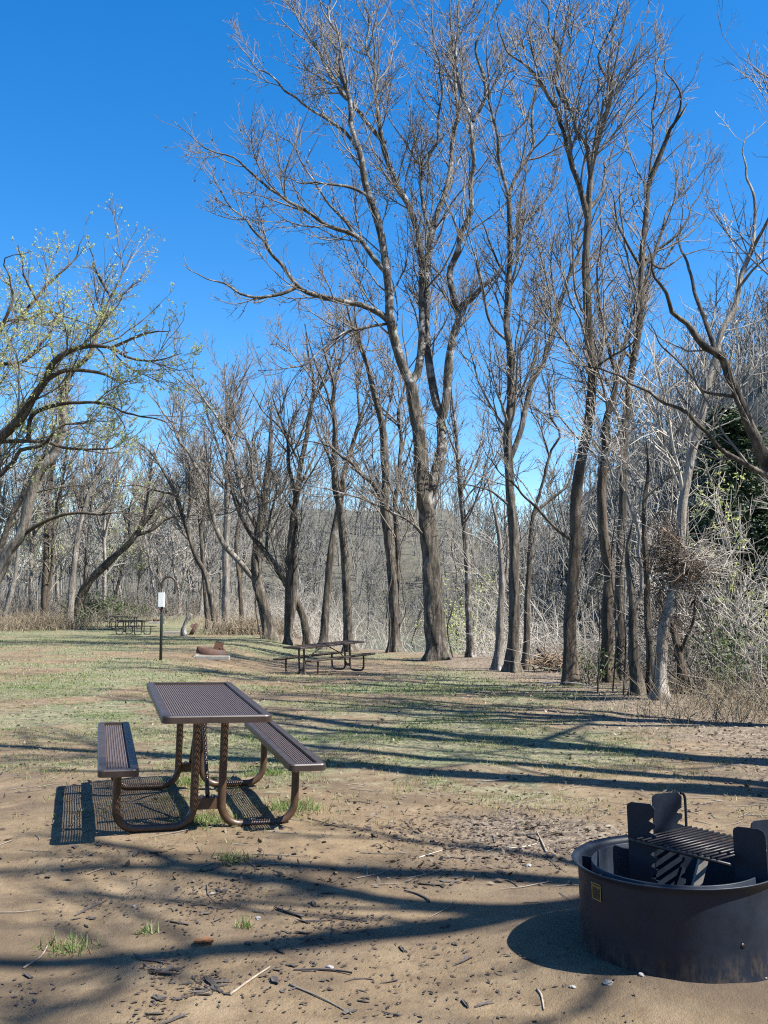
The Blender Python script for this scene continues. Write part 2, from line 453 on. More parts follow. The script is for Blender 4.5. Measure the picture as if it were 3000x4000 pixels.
def masks(x, y):
    s = bank_s(x, y)
    n = fbm(x, y, .45, 4); n2 = fbm(x+40, y+9, .16, 4)
    start = 7.5+1.6*np.clip((1.2-x)/3, -1, 1)*.6
    g = sst(y+(n-.5)*4.0, start-.9, start+1.6)
    g = g*(.50+.9*(n2-.35))*(.45+.95*sst(fbm(x-20, y+31, .8, 4), .42, .60))
    g = g+.5*np.exp(-(((x-1.8)/4.2)**2+((y-10.2)/2.3)**2))*(.3+n)
    g = g+.25*sst(y, 20, 40)*(x < -2)
    table = np.exp(-(((x+1.3)/2.6)**2+((y-26.0)/3.4)**2))
    fld = np.exp(-(((x+5.5)/2.2)**2+((y-25.5)/1.5)**2))*.6+np.exp(-(((x+10)/4.5)**2+((y-49)/3.2)**2))*.5
    g = g*(1-.9*table)*(1-fld)
    g = g*(1-sst(s, -3.2, -.8))
    u = np.exp(-(((x+1.1)/.75)**2+((y-6.9)/.9)**2))
    g = np.clip(g+.42*u*(n > .45), 0, 1)
    l = .34*sst(y, 9, 14)*(1-sst(y, 22, 38))*np.clip(.35+sst(s, -9, -2), 0, 1.1)+.85*sst(s, -3.4, -.6)+.25*table
    l = l+.8*np.exp(-(((x-1.0)/1.0)**2+((y-6.0)/.9)**2))
    r = np.hypot(x, y)
    a = np.clip(.85*np.exp(-((np.hypot(x-1.2, y-4.05)/.62)**3))+.6*np.exp(-(((x-.75)/.42)**2+((y-5.0)/.55)**2))*(n+.3), 0, 1)
    f = np.clip(sst(s, .2, 3.0)+sst(r, 78, 100)+sst(-x-.42*y, -1.0, 3.0)*sst(y, 30, 45), 0, 1)
    return g, np.clip(l, 0, 1), f, a
me = gm.mesh('ground')
g_, l_, f_, a_ = masks(XX.ravel(), YY.ravel())
for nme, arr in (('grass', g_), ('litter', l_), ('far', f_), ('ash', a_)):
    at = me.attributes.new(nme, 'FLOAT', 'POINT'); at.data.foreach_set('value', arr.astype(np.float32))
tag(link_mesh('ground', me, M['ground']), kind='structure')

wm = MB()
wx = np.linspace(-260, 140, 60); wy = np.linspace(-120, 420, 60)
WX, WY = np.meshgrid(wx, wy, indexing='ij'); jj = (np.arange(59)[:, None]*60+np.arange(59)[None]).ravel()
wm.add(np.stack([WX.ravel(), WY.ravel(), np.full(3600, -2.55)], 1), np.stack([jj, jj+60, jj+61, jj+1], 1))
tag(wm.obj('river_water', M['water']), kind='structure')

# ------------------------------------------------------------------ tree growing
def spline(pts, K):
    p = np.asarray(pts, float)
    if len(p) == 2: return p[0]+(p[1]-p[0])*np.linspace(0, 1, K)[:, None]
    e = np.vstack([2*p[0]-p[1], p, 2*p[-1]-p[-2]]); out = []
    t = np.linspace(0, 1, 14, endpoint=False)[:, None]
    for i in range(1, len(e)-2):
        a, b, c, d = e[i-1], e[i], e[i+1], e[i+2]
        out.append(.5*(2*b+(c-a)*t+(2*a-5*b+4*c-d)*t*t+(3*b-a-3*c+d)*t**3))
    q = np.vstack(out+[p[-1:]])
    L = np.r_[0, np.cumsum(np.linalg.norm(np.diff(q, axis=0), axis=1))]
    u = np.linspace(0, L[-1], K)
    return np.stack([np.interp(u, L, q[:, k]) for k in range(q.shape[1])], 1)
def unit(v): return v/(np.linalg.norm(v, axis=-1, keepdims=True)+1e-12)
def spawn(P, R, n, tr, ang, lf, K, up=.1, jit=.18, rr=.55, tip=.003, bias=1.0, lmax=9.0, slim=.0075):
    """n side shoots on the given shoots: returns their points and radii"""
    N, KP = R.shape
    L = np.linalg.norm(np.diff(P, axis=1), axis=2).sum(1)
    i = rng.choice(N, n, p=L/L.sum())
    t = tr[0]+(tr[1]-tr[0])*rng.random(n)**bias
    f = t*(KP-1); k = np.minimum(f.astype(int), KP-2); w = (f-k)
    pos = P[i, k]*(1-w[:, None])+P[i, k+1]*w[:, None]
    tan = unit(P[i, k+1]-P[i, k]); rp = R[i, k]*(1-w)+R[i, k+1]*w
    q = unit(np.cross(tan, unit(rng.normal(size=(n, 3)))))
    a = np.radians(ang[0]+(ang[1]-ang[0])*rng.random(n))[:, None]
    d = unit(np.cos(a)*tan+np.sin(a)*q)
    ln = np.minimum(L[i]*(lf[0]+(lf[1]-lf[0])*rng.random(n))*(1.15-.75*t), lmax*(.6+.4*rng.random(n)))
    out = np.empty((n, K, 3)); out[:, 0] = pos
    for j in range(1, K):
        d = unit(d+jit*rng.normal(size=(n, 3))+np.array([0, 0, up]))
        out[:, j] = out[:, j-1]+d*(ln/(K-1))[:, None]
    r0 = np.minimum(rp*rr, slim*ln+tip*1.2)
    r0 = np.maximum(r0, tip)
    s = np.linspace(0, 1, K)
    return out, r0[:, None]*(1-s)**.8+np.minimum(tip, r0)[:, None]*s
def flakes(mb, pos, size, n_per=1, spread=.0, tint=(0, 1), thick=False):
    """small leaf-sized pointed quads scattered at the given points"""
    pos = np.repeat(pos, n_per, 0); n = len(pos)
    pos = pos+rng.normal(size=(n, 3))*spread
    u = unit(rng.normal(size=(n, 3))); v = unit(np.cross(u, rng.normal(size=(n, 3))))
    s = (size[0]+(size[1]-size[0])*rng.random(n))[:, None]
    V = np.stack([pos-u*s, pos+v*s*.45+u*s*.1, pos+u*s, pos-v*s*.45+u*s*.1], 1)
    mb.add(V, np.arange(n*4).reshape(n, 4), None, tint[0]+(tint[1]-tint[0])*rng.random(n))

TRI = 0
def grow_tree(name, label, cat, stems, D=None, bark='bark', limb=None, twig='twig', dens=1.0, tw=1.0, leaf=None, leafn=1.0,
              leafs=(.02, .045), group=None, up=.10, sub=1.0, tip=.0055, flare=.75, start=.35, wob=.10, lv3=True):
    """stems: (width px at foot, at tip, depth drift in m, 'x y x y ...') traced limbs; the first is the trunk"""
    base_txt = stems[0][3].split(); bx, by = float(base_txt[0]), float(base_txt[1])
    if D is None:
        b = G(bx, by); D = b[1]
    else:
        b = W(bx, by, D); b[2] = gz1(b[0], b[1])
    b = np.array(b)
    root = tag(empty(name, b), label, cat, group)
    done = []           # (px path, depth path)
    SP, SR = [], []
    for si, (w0, w1, dd, txt) in enumerate(stems):
        q = np.array(txt.split(), float).reshape(-1, 2)
        seg = np.r_[0, np.cumsum(np.linalg.norm(np.diff(q, axis=0), axis=1))]; sfr = seg/seg[-1]
        d0 = D
        if si:
            best = None
            for pp, dp in done:
                dist = np.linalg.norm(pp-q[0], axis=1); k = dist.argmin()
                if best is None or dist[k] < best[0]: best = (dist[k], pp[k], dp[k])
            if best[0] < 45: q[0] = best[1]; d0 = best[2]
            else: d0 = D
        dep = d0+dd*sfr**1.2
        pts = np.array([W(x, y, de) for (x, y), de in zip(q, dep)])
        if si == 0:
            pts[0] = b-np.array([0, 0, .15])
        K = int(np.clip(len(q)*8, 24, 76)) if si == 0 else int(np.clip(len(q)*4, 10, 34))
        P = spline(pts, K)
        px = spline(q, K); dp = np.interp(np.linspace(0, 1, K), sfr, dep)
        done.append((px, dp))
        Ls = np.linalg.norm(P[-1]-P[0])
        jit = rng.normal(size=(K, 3)); jit = (np.roll(jit, 1, 0)+2*jit+np.roll(jit, -1, 0))/2.4*np.minimum(.012*Ls, .09)
        jit[0] = 0; jit[:, 2] *= .3
        if si: P = P+jit*np.linspace(0, 1, K)[:, None]
        u = np.linspace(0, 1, K)
        end = q[-1]; cont = any(np.hypot(*(np.array(s2[3].split()[:2], float)-end)) < 12 for s2 in stems if s2[3] != txt)
        blunt = cont or (si == 8 and name == 'bare_tree' and dens == 1.15 and leaf == 'bud')
        wt = w1 if blunt else 1.3
        R = (w0+(w1-w0)*u)/2*dp/FPX
        if not blunt: R = R*(1-(u**4)*(1-min(1, wt/w1)))
        R = np.maximum(R, wt/2*D/FPX*.8)
        if si == 0:
            h = np.clip(P[:, 2]-b[2], 0, None)
            R = R*(1+flare*np.exp(-h/.28))
            mb = MB().tubes(P, R, 18, wob=wob, lobe=.05+.16*np.exp(-h/.35))
            mb.obj('trunk', M[bark], root, off=b)
        else:
            MB().tubes(P, R, 9, wob=wob*.6).obj('limb', M[limb or bark], root, off=b)
        P24 = P[np.linspace(0, K-1, 24).round().astype(int)]; R24 = R[np.linspace(0, K-1, 24).round().astype(int)]
        if si == 0:
            k0 = int(24*start); P24 = spline(P24[k0:], 24); R24 = np.interp(np.linspace(0, 1, 24), np.linspace(0, 1, 24-k0), R24[k0:])
        SP.append(P24); SR.append(R24)
    SP = np.array(SP); SR = np.array(SR)
    Lt = np.linalg.norm(np.diff(SP, axis=1), axis=2).sum()
    tip = max(tip*.8, .00016*D)
    n1 = max(4, int(Lt*1.75*dens))
    P1, R1 = spawn(SP, SR, n1, (.10, 1.0), (18, 52), (.24*tw, .66*tw), 8, up=up, jit=.12, rr=.6, tip=tip*1.3, lmax=4.4*tw)
    n2 = int(n1*7.5*sub)
    P2, R2 = spawn(P1, R1, n2, (.12, 1.0), (22, 55), (.28, .68), 5, up=up*.9, jit=.14, rr=.7, tip=tip, lmax=2.2*tw)
    cb = MB().tubes(P1, R1, 4).tubes(P2, R2, 3)
    tips = P2
    if lv3:
        n3 = int(n2*3.2)
        P3, R3 = spawn(P2, R2, n3, (.2, 1.0), (25, 60), (.3, .75), 3, up=up*.8, jit=.18, rr=.8, tip=tip*.8, lmax=1.0*tw)
        cb.tubes(P3, R3, 3); tips = P3
    cb.obj('crown', M[twig], root, off=b)
    if leaf:
        n = int(len(tips)*leafn); i = rng.integers(0, len(tips), n); k = rng.integers(1, tips.shape[1], n)
        fb = MB(); flakes(fb, tips[i, k], leafs, 2, .03)
        fb.obj('leaves' if leaf == 'spring_leaf' else 'buds', M[leaf], root, smooth=False, off=b, attr='tint')
    return root
#TREES
# the big double-trunked tree behind the mid-distance table
grow_tree('bare_tree', 'largest tree, double trunk and wide budding crown, right of the mid-distance picnic table', 'tree', [
 (46, 25, 0, '945 1425 938 1340 932 1226 925 1150 920 1100 914 1060 910 1000 907 950 897 890 887 829'),
 (30, 20, .3, '920 1100 935 1038 947 1001 954 933 957 900'),
 (22, 9, -1.2, '887 829 868 787 853 738 842 682 838 620 825 530 810 465 795 410 780 360 768 310 760 260 745 190 735 120 722 40 715 -60'),
 (19, 7, .8, '887 829 902 806 909 757 914 700 912 640 912 575 904 510 880 440 854 400 837 350 829 300 815 200 800 100 790 -40'),
 (19, 7, 1.2, '957 900 943 873 928 795 922 738 918 680 920 600 925 540 929 510 945 450 954 425 979 330 989 200 984 160 974 100 974 -40'),
 (20, 8, -1.4, '957 900 965 851 969 787 980 720 990 680 974 600 984 540 1009 470 1017 425 1024 300 1022 262'),
 (9, 3, .5, '1022 262 994 195 985 120 990 20 995 -60'),
 (9, 3, -.6, '1022 262 1049 200 1029 110 1044 60 1079 0 1090 -60'),
 (16, 9, -.6, '988 676 1010 650 1044 620 1084 580'),
 (15, 3, -3.0, '842 690 825 680 790 662 745 652 700 640 645 622 605 570 565 520 525 475 495 430 460 380'),
 (9, 2, -1.6, '645 622 610 634 560 642 520 634 490 615 435 598 400 575'),
 (12, 2, -2.5, '832 590 810 560 780 520 745 500 710 488 660 455 590 415 545 375 520 350 475 330 430 308 390 265'),
 (7, 2, -1.0, '775 515 740 470 700 430 655 360 625 310 580 280'),
 (8, 2, -2.0, '800 432 775 412 750 403 690 395 640 392 590 370'),
 (8, 2, 1.5, '768 320 740 280 690 250 645 220 600 180 560 150 515 95'),
 (11, 3, 1.6, '829 320 790 260 740 200 690 110 645 50 600 -20'),
 (8, 2, -2.2, '929 510 912 440 912 350 944 300 954 215 950 120 930 0'),
 (7, 2, -1.5, '842 700 800 705 740 722 690 760 650 790 560 800'),
 (6, 2, -2.2, '925 1180 890 1130 850 1110 790 1080 720 1060 640 1040'),
], limb='bark_limb', dens=1.2, flare=.4, tw=.86, leaf='bud', leafn=.3, leafs=(.025, .055), up=.12, tip=.005)
grow_tree('bare_tree', 'tall dark straight tree forked low, beside the thin sapling right of the largest tree', 'tree', [
 (24, 10, 0, '1108 1452 1111 1264 1109 1144 1101 1044 1097 944 1103 864 1103 764 1094 700 1099 625 1102 500 1099 425'),
 (13, 8, 1.2, '1108 1000 1120 944 1143 855 1167 795 1183 751 1198 690 1225 600 1255 525 1262 440'),
 (9, 2, -.8, '1099 425 1079 350 1065 250 1055 180 1050 60'),
 (9, 2, .8, '1099 425 1114 380 1149 325 1149 270 1160 150 1150 20'),
 (7, 2, 1.2, '1102 520 1139 475 1190 415 1215 350'),
 (7, 2, -1.0, '1094 740 1063 704 1048 660 1040 600 1018 520 1005 430'),
 (6, 2, -.7, '1098 600 1075 565 1040 480 1015 440'),
 (6, 2, .9, '1101 660 1118 560 1128 470 1130 380 1120 280'),
 (6, 2, -1.2, '1106 1090 1085 1080 1060 1060 1030 1052 970 1040'),
], limb='bark_limb', dens=1.3, up=.16)
grow_tree('sapling', 'thin sapling with a crooked forked top, beside the tall dark straight tree', 'sapling', [
 (15, 9, 0, '1137 1436 1139 1304 1147 1164 1151 1112'),
 (8, 3, .5, '1151 1112 1187 1080 1223 1048 1239 1004 1242 940'),
 (7, 3, -.5, '1151 1112 1167 1064 1187 984 1207 936 1187 880 1199 796 1195 730'),
 (4, 1.5, -.5, '1187 984 1170 930 1150 890 1135 840'),
], D=26.0, dens=1.2, limb='bark', start=.6)
grow_tree('bare_tree', 'dark bent tree with a kinked trunk and tall forked crown', 'tree', [
 (28, 15, 0, '1233 1482 1231 1344 1239 1244 1243 1164 1243 1084 1251 1024 1263 956 1275 884 1279 804 1271 724 1269 664 1265 575 1270 475'),
 (13, 3, -1.2, '1270 475 1250 390 1230 340 1210 260 1190 215 1150 155 1085 95 1070 0'),
 (13, 4, .8, '1270 460 1275 400 1270 325 1245 280 1220 225 1197 165 1202 125 1180 25 1170 -60'),
 (13, 3, -.6, '1270 470 1280 350 1295 280 1317 200 1300 125 1330 25 1340 -60'),
 (8, 2, 1.2, '1275 450 1300 415 1310 350 1350 320 1345 285'),
 (6, 2, -1, '1245 280 1215 190 1200 90 1215 -20'),
 (6, 2, .8, '1317 200 1345 150 1380 90 1400 20'),
 (8, 2, -1.5, '1240 1170 1200 1140 1160 1100 1110 1045 1060 1000 1040 960'),
 (6, 2, -1.2, '1278 800 1320 770 1360 745 1390 700'),
], bark='bark_dark', limb='bark', dens=.95, up=.15)
grow_tree('bare_tree', 'vine-hung tree with a dark thick foot, right of the kinked tree', 'tree', [
 (26, 14, 0, '1311 1466 1311 1344 1315 1244 1303 1144 1299 1064 1307 984 1307 924 1323 864 1331 812 1318 760 1300 700 1299 620'),
 (10, 3, .8, '1331 812 1347 764 1355 720 1375 690 1383 600'),
 (7, 2, -.8, '1299 700 1290 600 1300 520 1295 430'),
 (6, 2, .6, '1307 984 1340 930 1375 870 1400 800'),
], D=19.6, bark='bark_dark', limb='bark', dens=.9)
grow_tree('bare_tree', 'tall tree with a broken reddish top limb above the debris tangle', 'tree', [
 (22, 11, .5, '1338 1452 1340 1350 1338 1260 1345 1104 1347 1000 1350 920 1359 844 1367 784 1383 690 1386 565 1395 475 1400 400'),
 (13, 7, -.5, '1400 400 1420 350 1450 280 1490 220'),
 (6, 2, .7, '1400 420 1408 330 1412 240 1418 150 1408 60'),
 (6, 2, -.6, '1450 280 1470 230 1465 190 1437 150 1437 110'),
 (8, 2, 1.0, '1386 585 1420 540 1470 500 1500 440 1530 380'),
 (7, 2, -1.0, '1386 585 1340 500 1330 440 1310 380'),
 (8, 2, .8, '1380 640 1410 560 1440 460 1480 400 1500 330'),
 (7, 2, -.8, '1367 784 1330 740 1300 690 1280 640'),
 (6, 2, 1.3, '1386 560 1430 580 1480 550 1535 535'),
], D=20.6, limb='bark', dens=1.15, up=.15)
grow_tree('bare_tree', 'short crooked trunk with a pale side branch, nearest of the bank trees', 'tree', [
 (22, 11, 0, '1379 1502 1367 1384 1367 1304 1359 1244 1355 1184 1368 1120'),
 (9, 3, -.5, '1380 1310 1387 1272 1375 1144 1363 1084 1327 1024 1299 976 1260 930 1225 890'),
 (6, 2, .6, '1387 1272 1400 1255 1430 1232 1460 1228'),
], limb='bark_pale', dens=.8, twig='twig_pale', start=.5)
grow_tree('sycamore_tree', 'pale mottled tree leaning right through the debris tangle', 'tree', [
 (24, 10, .4, '1421 1470 1431 1376 1447 1312 1459 1244 1471 1164 1475 1084 1487 1024 1499 964 1515 904 1527 836 1543 784 1559 716 1587 664 1600 600 1620 550'),
 (9, 3, .6, '1620 550 1630 500 1625 415 1605 350 1610 280'),
 (9, 3, -.8, '1620 550 1640 510 1662 470 1690 420'),
 (7, 2, -.7, '1595 615 1640 570 1690 540'),
 (6, 2, .9, '1515 904 1480 870 1450 820 1420 800'),
], D=14.6, bark='bark_pale', limb='bark_grey', twig='twig_pale', dens=.75)
grow_tree('bare_tree', 'dark leaning stub trunk at the foot of the pale mottled tree', 'tree', [
 (20, 11, .3, '1480 1500 1467 1416 1452 1352 1432 1310 1420 1270'),
 (9, 4, -.4, '1467 1416 1490 1360 1500 1320 1503 1270'),
], D=16.2, bark='bark_dark', dens=.7, start=.5)
grow_tree('bare_tree', 'dark limbs reaching in from a tree beyond the right edge', 'tree', [
 (48, 40, 0, '1760 1570 1750 1350 1735 1180 1705 1090'),
 (30, 9, -.8, '1705 1090 1659 1008 1627 936 1595 864 1567 804 1547 768 1523 752 1495 712 1455 664 1415 585 1400 520'),
 (11, 3, .8, '1547 768 1531 712 1510 650 1490 590 1470 500 1476 430'),
 (14, 3, -1.0, '1715 1105 1690 1040 1651 1024 1603 1000 1555 968 1511 916 1475 892 1427 864 1371 828 1347 816 1291 796 1200 770'),
 (8, 2, .5, '1590 870 1519 844 1491 808 1435 748 1399 696'),
 (34, 10, 1.5, '1735 1170 1760 1000 1770 800 1750 600 1720 400 1690 250 1660 170 1630 150'),
 (18, 5, -1.0, '1760 1000 1840 800 1900 600 1930 300 1900 0'),
 (14, 4, 2.0, '1768 850 1720 700 1690 560 1668 420 1680 250'),
], D=11.2, limb='bark', dens=.5, twig='twig', tip=.003, up=.14)

grow_tree('bare_tree', 'slender pale-flecked tree between the largest tree and the tall dark straight tree', 'tree', [
 (14, 8, 0, '1018 1417 1012 1320 1010 1230 1003 1140 995 1060 988 980 984 920 975 850 978 790'),
 (5, 2, .6, '995 1060 1020 1000 1040 950 1045 880'),
 (5, 2, -.6, '988 980 965 930 955 870'),
], D=31, dens=1.0, bark='bark_limb')
grow_tree('bare_tree', 'crooked grey stem pair just left of the tall dark straight tree', 'tree', [
 (17, 8, 0, '1075 1436 1080 1340 1084 1244 1076 1144 1062 1080 1050 1020'),
 (8, 3, .5, '1082 1290 1098 1200 1092 1130 1085 1060'),
], D=25.5, dens=.9, bark='bark_grey', start=.5)
grow_tree('snag', 'brown splintered snag rising out of the debris tangle', 'tree', [
 (15, 10, 0, '1408 1470 1400 1350 1395 1200 1390 1100 1400 1020 1394 935'),
 (6, 3, .3, '1395 1150 1420 1110 1440 1090'),
], D=15.6, dens=.25, bark='bark', start=.7, wob=.16)
# trees behind the mid-distance table, along the river bank
grow_tree('bare_tree', 'tree with twin stems hung with vines, just left of the largest tree', 'tree', [
 (22, 13, 0, '853 1402 849 1264 840 1170 830 1095 834 1039 830 982 827 926 815 874 804 832 793 787 774 739 759 700 745 640'),
 (13, 5, .8, '858 1330 862 1200 852 1100 864 1001 866 851 880 760 878 680'),
 (10, 3, -1.2, '830 1090 808 1050 778 1024 755 997 700 960 650 950'),
 (6, 2, 1, '827 926 845 860 850 800 858 730'),
 (6, 2, -1, '793 787 770 700 765 620'),
], D=36, dens=.9)
grow_tree('bare_tree', 'straight tree behind the far end of the mid-distance table', 'tree', [
 (19, 10, 0, '754 1380 748 1264 742 1170 733 1095 725 1057 722 1001 724 926 718 870 722 832 703 769 690 710'),
 (7, 2, .8, '722 832 738 770 745 700 742 620'),
 (6, 2, -1.0, '725 1010 690 940 670 880 655 830'),
 (6, 2, -.8, '722 900 700 830 680 780 660 700'),
], D=38, dens=.85)
grow_tree('bare_tree', 'tree leaning right behind the mid-distance table', 'tree', [
 (18, 10, 0, '697 1378 710 1245 718 1170 735 1085 744 1020 763 956 778 907 795 850 815 800'),
 (7, 2, -.8, '735 1085 715 1000 700 930 690 850'),
 (6, 2, .8, '778 907 775 830 790 760 800 700'),
], D=40, dens=.85)
grow_tree('bare_tree', 'pair of crossing stems left of the mid-distance table, the darker stem forked', 'tree', [
 (16, 9, 0, '622 1376 624 1226 632 1132 643 1057 650 1001 662 945 673 874 677 821 665 760 660 700'),
 (15, 8, .6, '618 1374 633 1301 637 1151 628 1020 624 964 605 900 590 840'),
 (7, 2, -.8, '673 874 700 820 720 760 725 700'),
 (6, 2, .8, '643 1057 680 980 700 920'),
 (6, 2, -1.2, '650 1001 610 930 570 890 530 830'),
], D=41, bark='bark', dens=.8)
grow_tree('bare_tree', 'trunk leaning far left from the bank behind the mid-distance table', 'tree', [
 (17, 10, -1.0, '669 1372 650 1320 609 1245 575 1196 540 1150 510 1090 490 1010'),
 (7, 2, .5, '575 1196 580 1130 600 1050 610 980'),
], D=42, dens=.9, start=.5)
grow_tree('bare_tree', 'thick vine-covered trunk with a snapped-off pale top', 'tree', [
 (26, 15, 0, '587 1369 570 1310 555 1250 556 1177 568 1100 574 1049 583 982 585 930 587 862'),
 (14, 4, -1.5, '553 1260 510 1206 480 1170 458 1104 440 1038 414 994 385 942 359 898 319 847'),
 (11, 3, 1.0, '560 1150 528 1085 513 1023 491 946 451 876 403 821 360 790'),
 (7, 2, -1.2, '570 1100 545 1030 535 960 510 900 480 830'),
 (6, 2, 1, '574 1049 600 1000 630 950 640 890'),
], D=44, limb='bark_grey', dens=.85)
grow_tree('bare_tree', 'slender tree curving left over the field beyond the broken stump', 'tree', [
 (13, 7, -.8, '469 1335 447 1250 425 1206 403 1140 378 1067 352 1016 323 975 290 950'),
 (6, 2, .8, '403 1140 410 1070 405 1000 390 930'),
 (5, 2, -.8, '378 1067 340 1060 300 1050 250 1050'),
], D=56, dens=1.2)
grow_tree('bare_tree', 'narrow upright tree beside the slender tree curving left', 'tree', [
 (11, 5, .5, '451 1335 440 1232 433 1140 425 1080 411 1030 395 950 390 880'),
 (5, 2, -.5, '433 1140 450 1060 455 990 470 920'),
], D=58, dens=1.3)
grow_tree('bare_tree', 'stout grey straight trunk left of the vine-covered trunk', 'tree', [
 (17, 10, 0, '488 1337 488 1250 488 1177 491 1100 491 1030 495 950 490 880 485 800'),
 (6, 2, -.8, '491 1030 470 960 450 900 430 830'),
 (6, 2, .8, '491 1000 515 930 520 860 530 790'),
], D=54, bark='bark_grey', dens=1.2)
grow_tree('bare_tree', 'slim dark tree between the grey straight trunk and the vine-covered trunk', 'tree', [
 (10, 5, 0, '524 1345 518 1260 510 1180 520 1100 535 1020 530 940'),
 (5, 2, .6, '520 1100 500 1040 495 980'),
], D=52, dens=1.2, bark='bark_dark')

# left side
grow_tree('bare_tree', 'smooth pale grey trunk leaning in from the left edge with a dead forked top', 'tree', [
 (27, 9, -1.5, '-60 1400 -25 1290 5 1225 22 1188 48 1151 62 1085 84 1023 114 986 136 920 136 869 150 810 194 766 209 722 220 693 240 640 265 590 290 540'),
 (4, 1.5, .5, '268 585 262 560 250 545 240 530'),
 (6, 2, -1.0, '240 640 215 600 200 560 190 520'),
 (7, 2, 1, '136 869 120 800 110 740 90 680'),
 (10, 3, -1.5, '40 1160 84 1133 147 1109 220 1111 280 1108 320 1120'),
], D=40, bark='bark_grey', limb='bark_dark', dens=.6, leaf='spring_leaf', leafn=1.0, leafs=(.03, .065))
grow_tree('bare_tree', 'brown trunk leaning beside the smooth pale grey leaning trunk', 'tree', [
 (17, 8, -1.0, '-70 1390 -30 1270 0 1188 22 1122 48 1074 80 1010 110 950 130 880 160 830'),
 (5, 2, .8, '48 1074 90 1060 150 1050 200 1045'),
], D=43, bark='bark', dens=.8)
grow_tree('arching_tree', 'dark arching limbs with yellow-green new leaves reaching in from the left edge', 'tree', [
 (48, 40, 0, '-330 1420 -300 1250 -240 1120 -130 1030'),
 (28, 4, -2.5, '-130 1030 -60 985 0 946 40 913 73 865 103 814 110 788 147 759 191 748 249 752 290 774 337 781 390 760'),
 (12, 3, 1.5, '103 814 139 801 205 803 257 821 308 825'),
 (14, 3, -1.0, '-130 1030 -60 1040 0 1027 44 975 90 960 125 920 183 913 246 906'),
 (10, 2, 1.0, '0 960 55 953 100 955 147 968 235 968 279 935 300 915'),
 (11, 2, -1.5, '60 940 70 898 128 873 183 869 231 873 279 895 341 906 390 930'),
 (15, 3, 1.5, '-100 1010 -60 900 -30 800 0 705 50 690 100 675 160 690 210 710'),
 (12, 3, -1.0, '-60 900 -40 760 0 720 20 680 30 620 20 560 60 540'),
 (9, 2, 1.0, '50 690 80 640 120 600 160 560 185 510'),
 (8, 2, -1.0, '100 675 60 610 50 570 40 530'),
 (10, 3, 2, '-40 830 0 790 50 780 90 740 120 690 150 640'),
 (8, 2, -1.5, '249 752 290 730 320 720 370 715'),
], D=36, bark='bark_dark', dens=.8, leaf='spring_leaf', leafn=6.5, leafs=(.022, .05), up=.06, tip=.006)
grow_tree('bare_tree', 'dark mossy trunk pair standing in the tall brush at far left', 'tree', [
 (14, 8, 0, '95 1331 99 1214 106 1067 125 957 130 880'),
 (9, 4, .6, '108 1333 112 1220 118 1120 140 1000 150 900'),
 (5, 2, -.8, '106 1067 80 1000 60 940'),
], D=63, dens=1.2, bark='bark_dark', leaf='spring_leaf', leafn=.12, leafs=(.05, .09))
grow_tree('bare_tree', 'grey straight tree between the dark mossy trunk pair and the far leaning trunk', 'tree', [
 (15, 6, .5, '150 1318 161 1214 176 1122 205 1030 227 968 240 900'),
 (5, 2, -.8, '176 1122 160 1050 150 980'),
 (5, 2, .8, '190 1080 240 1050 290 1040'),
], D=64, dens=1.3, bark='bark_grey', leaf='spring_leaf', leafn=.1, leafs=(.05, .09))
grow_tree('bare_tree', 'thick rough trunk leaning far right at the back of the field', 'tree', [
 (21, 9, -1.0, '154 1328 187 1265 235 1214 279 1173 312 1129 341 1093 365 1040'),
 (9, 3, .8, '300 1160 330 1144 367 1118 440 1111 480 1100'),
 (7, 2, -.8, '312 1129 320 1060 330 1000 350 950'),
 (6, 2, .8, '279 1173 280 1100 300 1040'),
], D=66, dens=1.2, bark='bark', leaf='spring_leaf', leafn=.08, leafs=(.05, .09))
grow_tree('birch_tree', 'thin white-barked tree behind the lantern post hook', 'tree', [
 (7, 3, 0, '340 1322 332 1270 326 1232 318 1180 310 1120 300 1060'),
 (3, 1.5, .5, '326 1232 340 1200 360 1185'),
], D=78, dens=1.4, bark='bark_pale', twig='twig_pale', wob=.03)
grow_tree('birch_tree', 'white-barked double stem right of the lantern post', 'tree', [
 (7, 3, 0, '388 1322 386 1280 376 1230 374 1177 370 1110 372 1050'),
 (6, 2.5, .5, '392 1322 394 1270 402 1220 405 1160 410 1100'),
], D=80, dens=1.4, bark='bark_pale', twig='twig_pale', wob=.03)
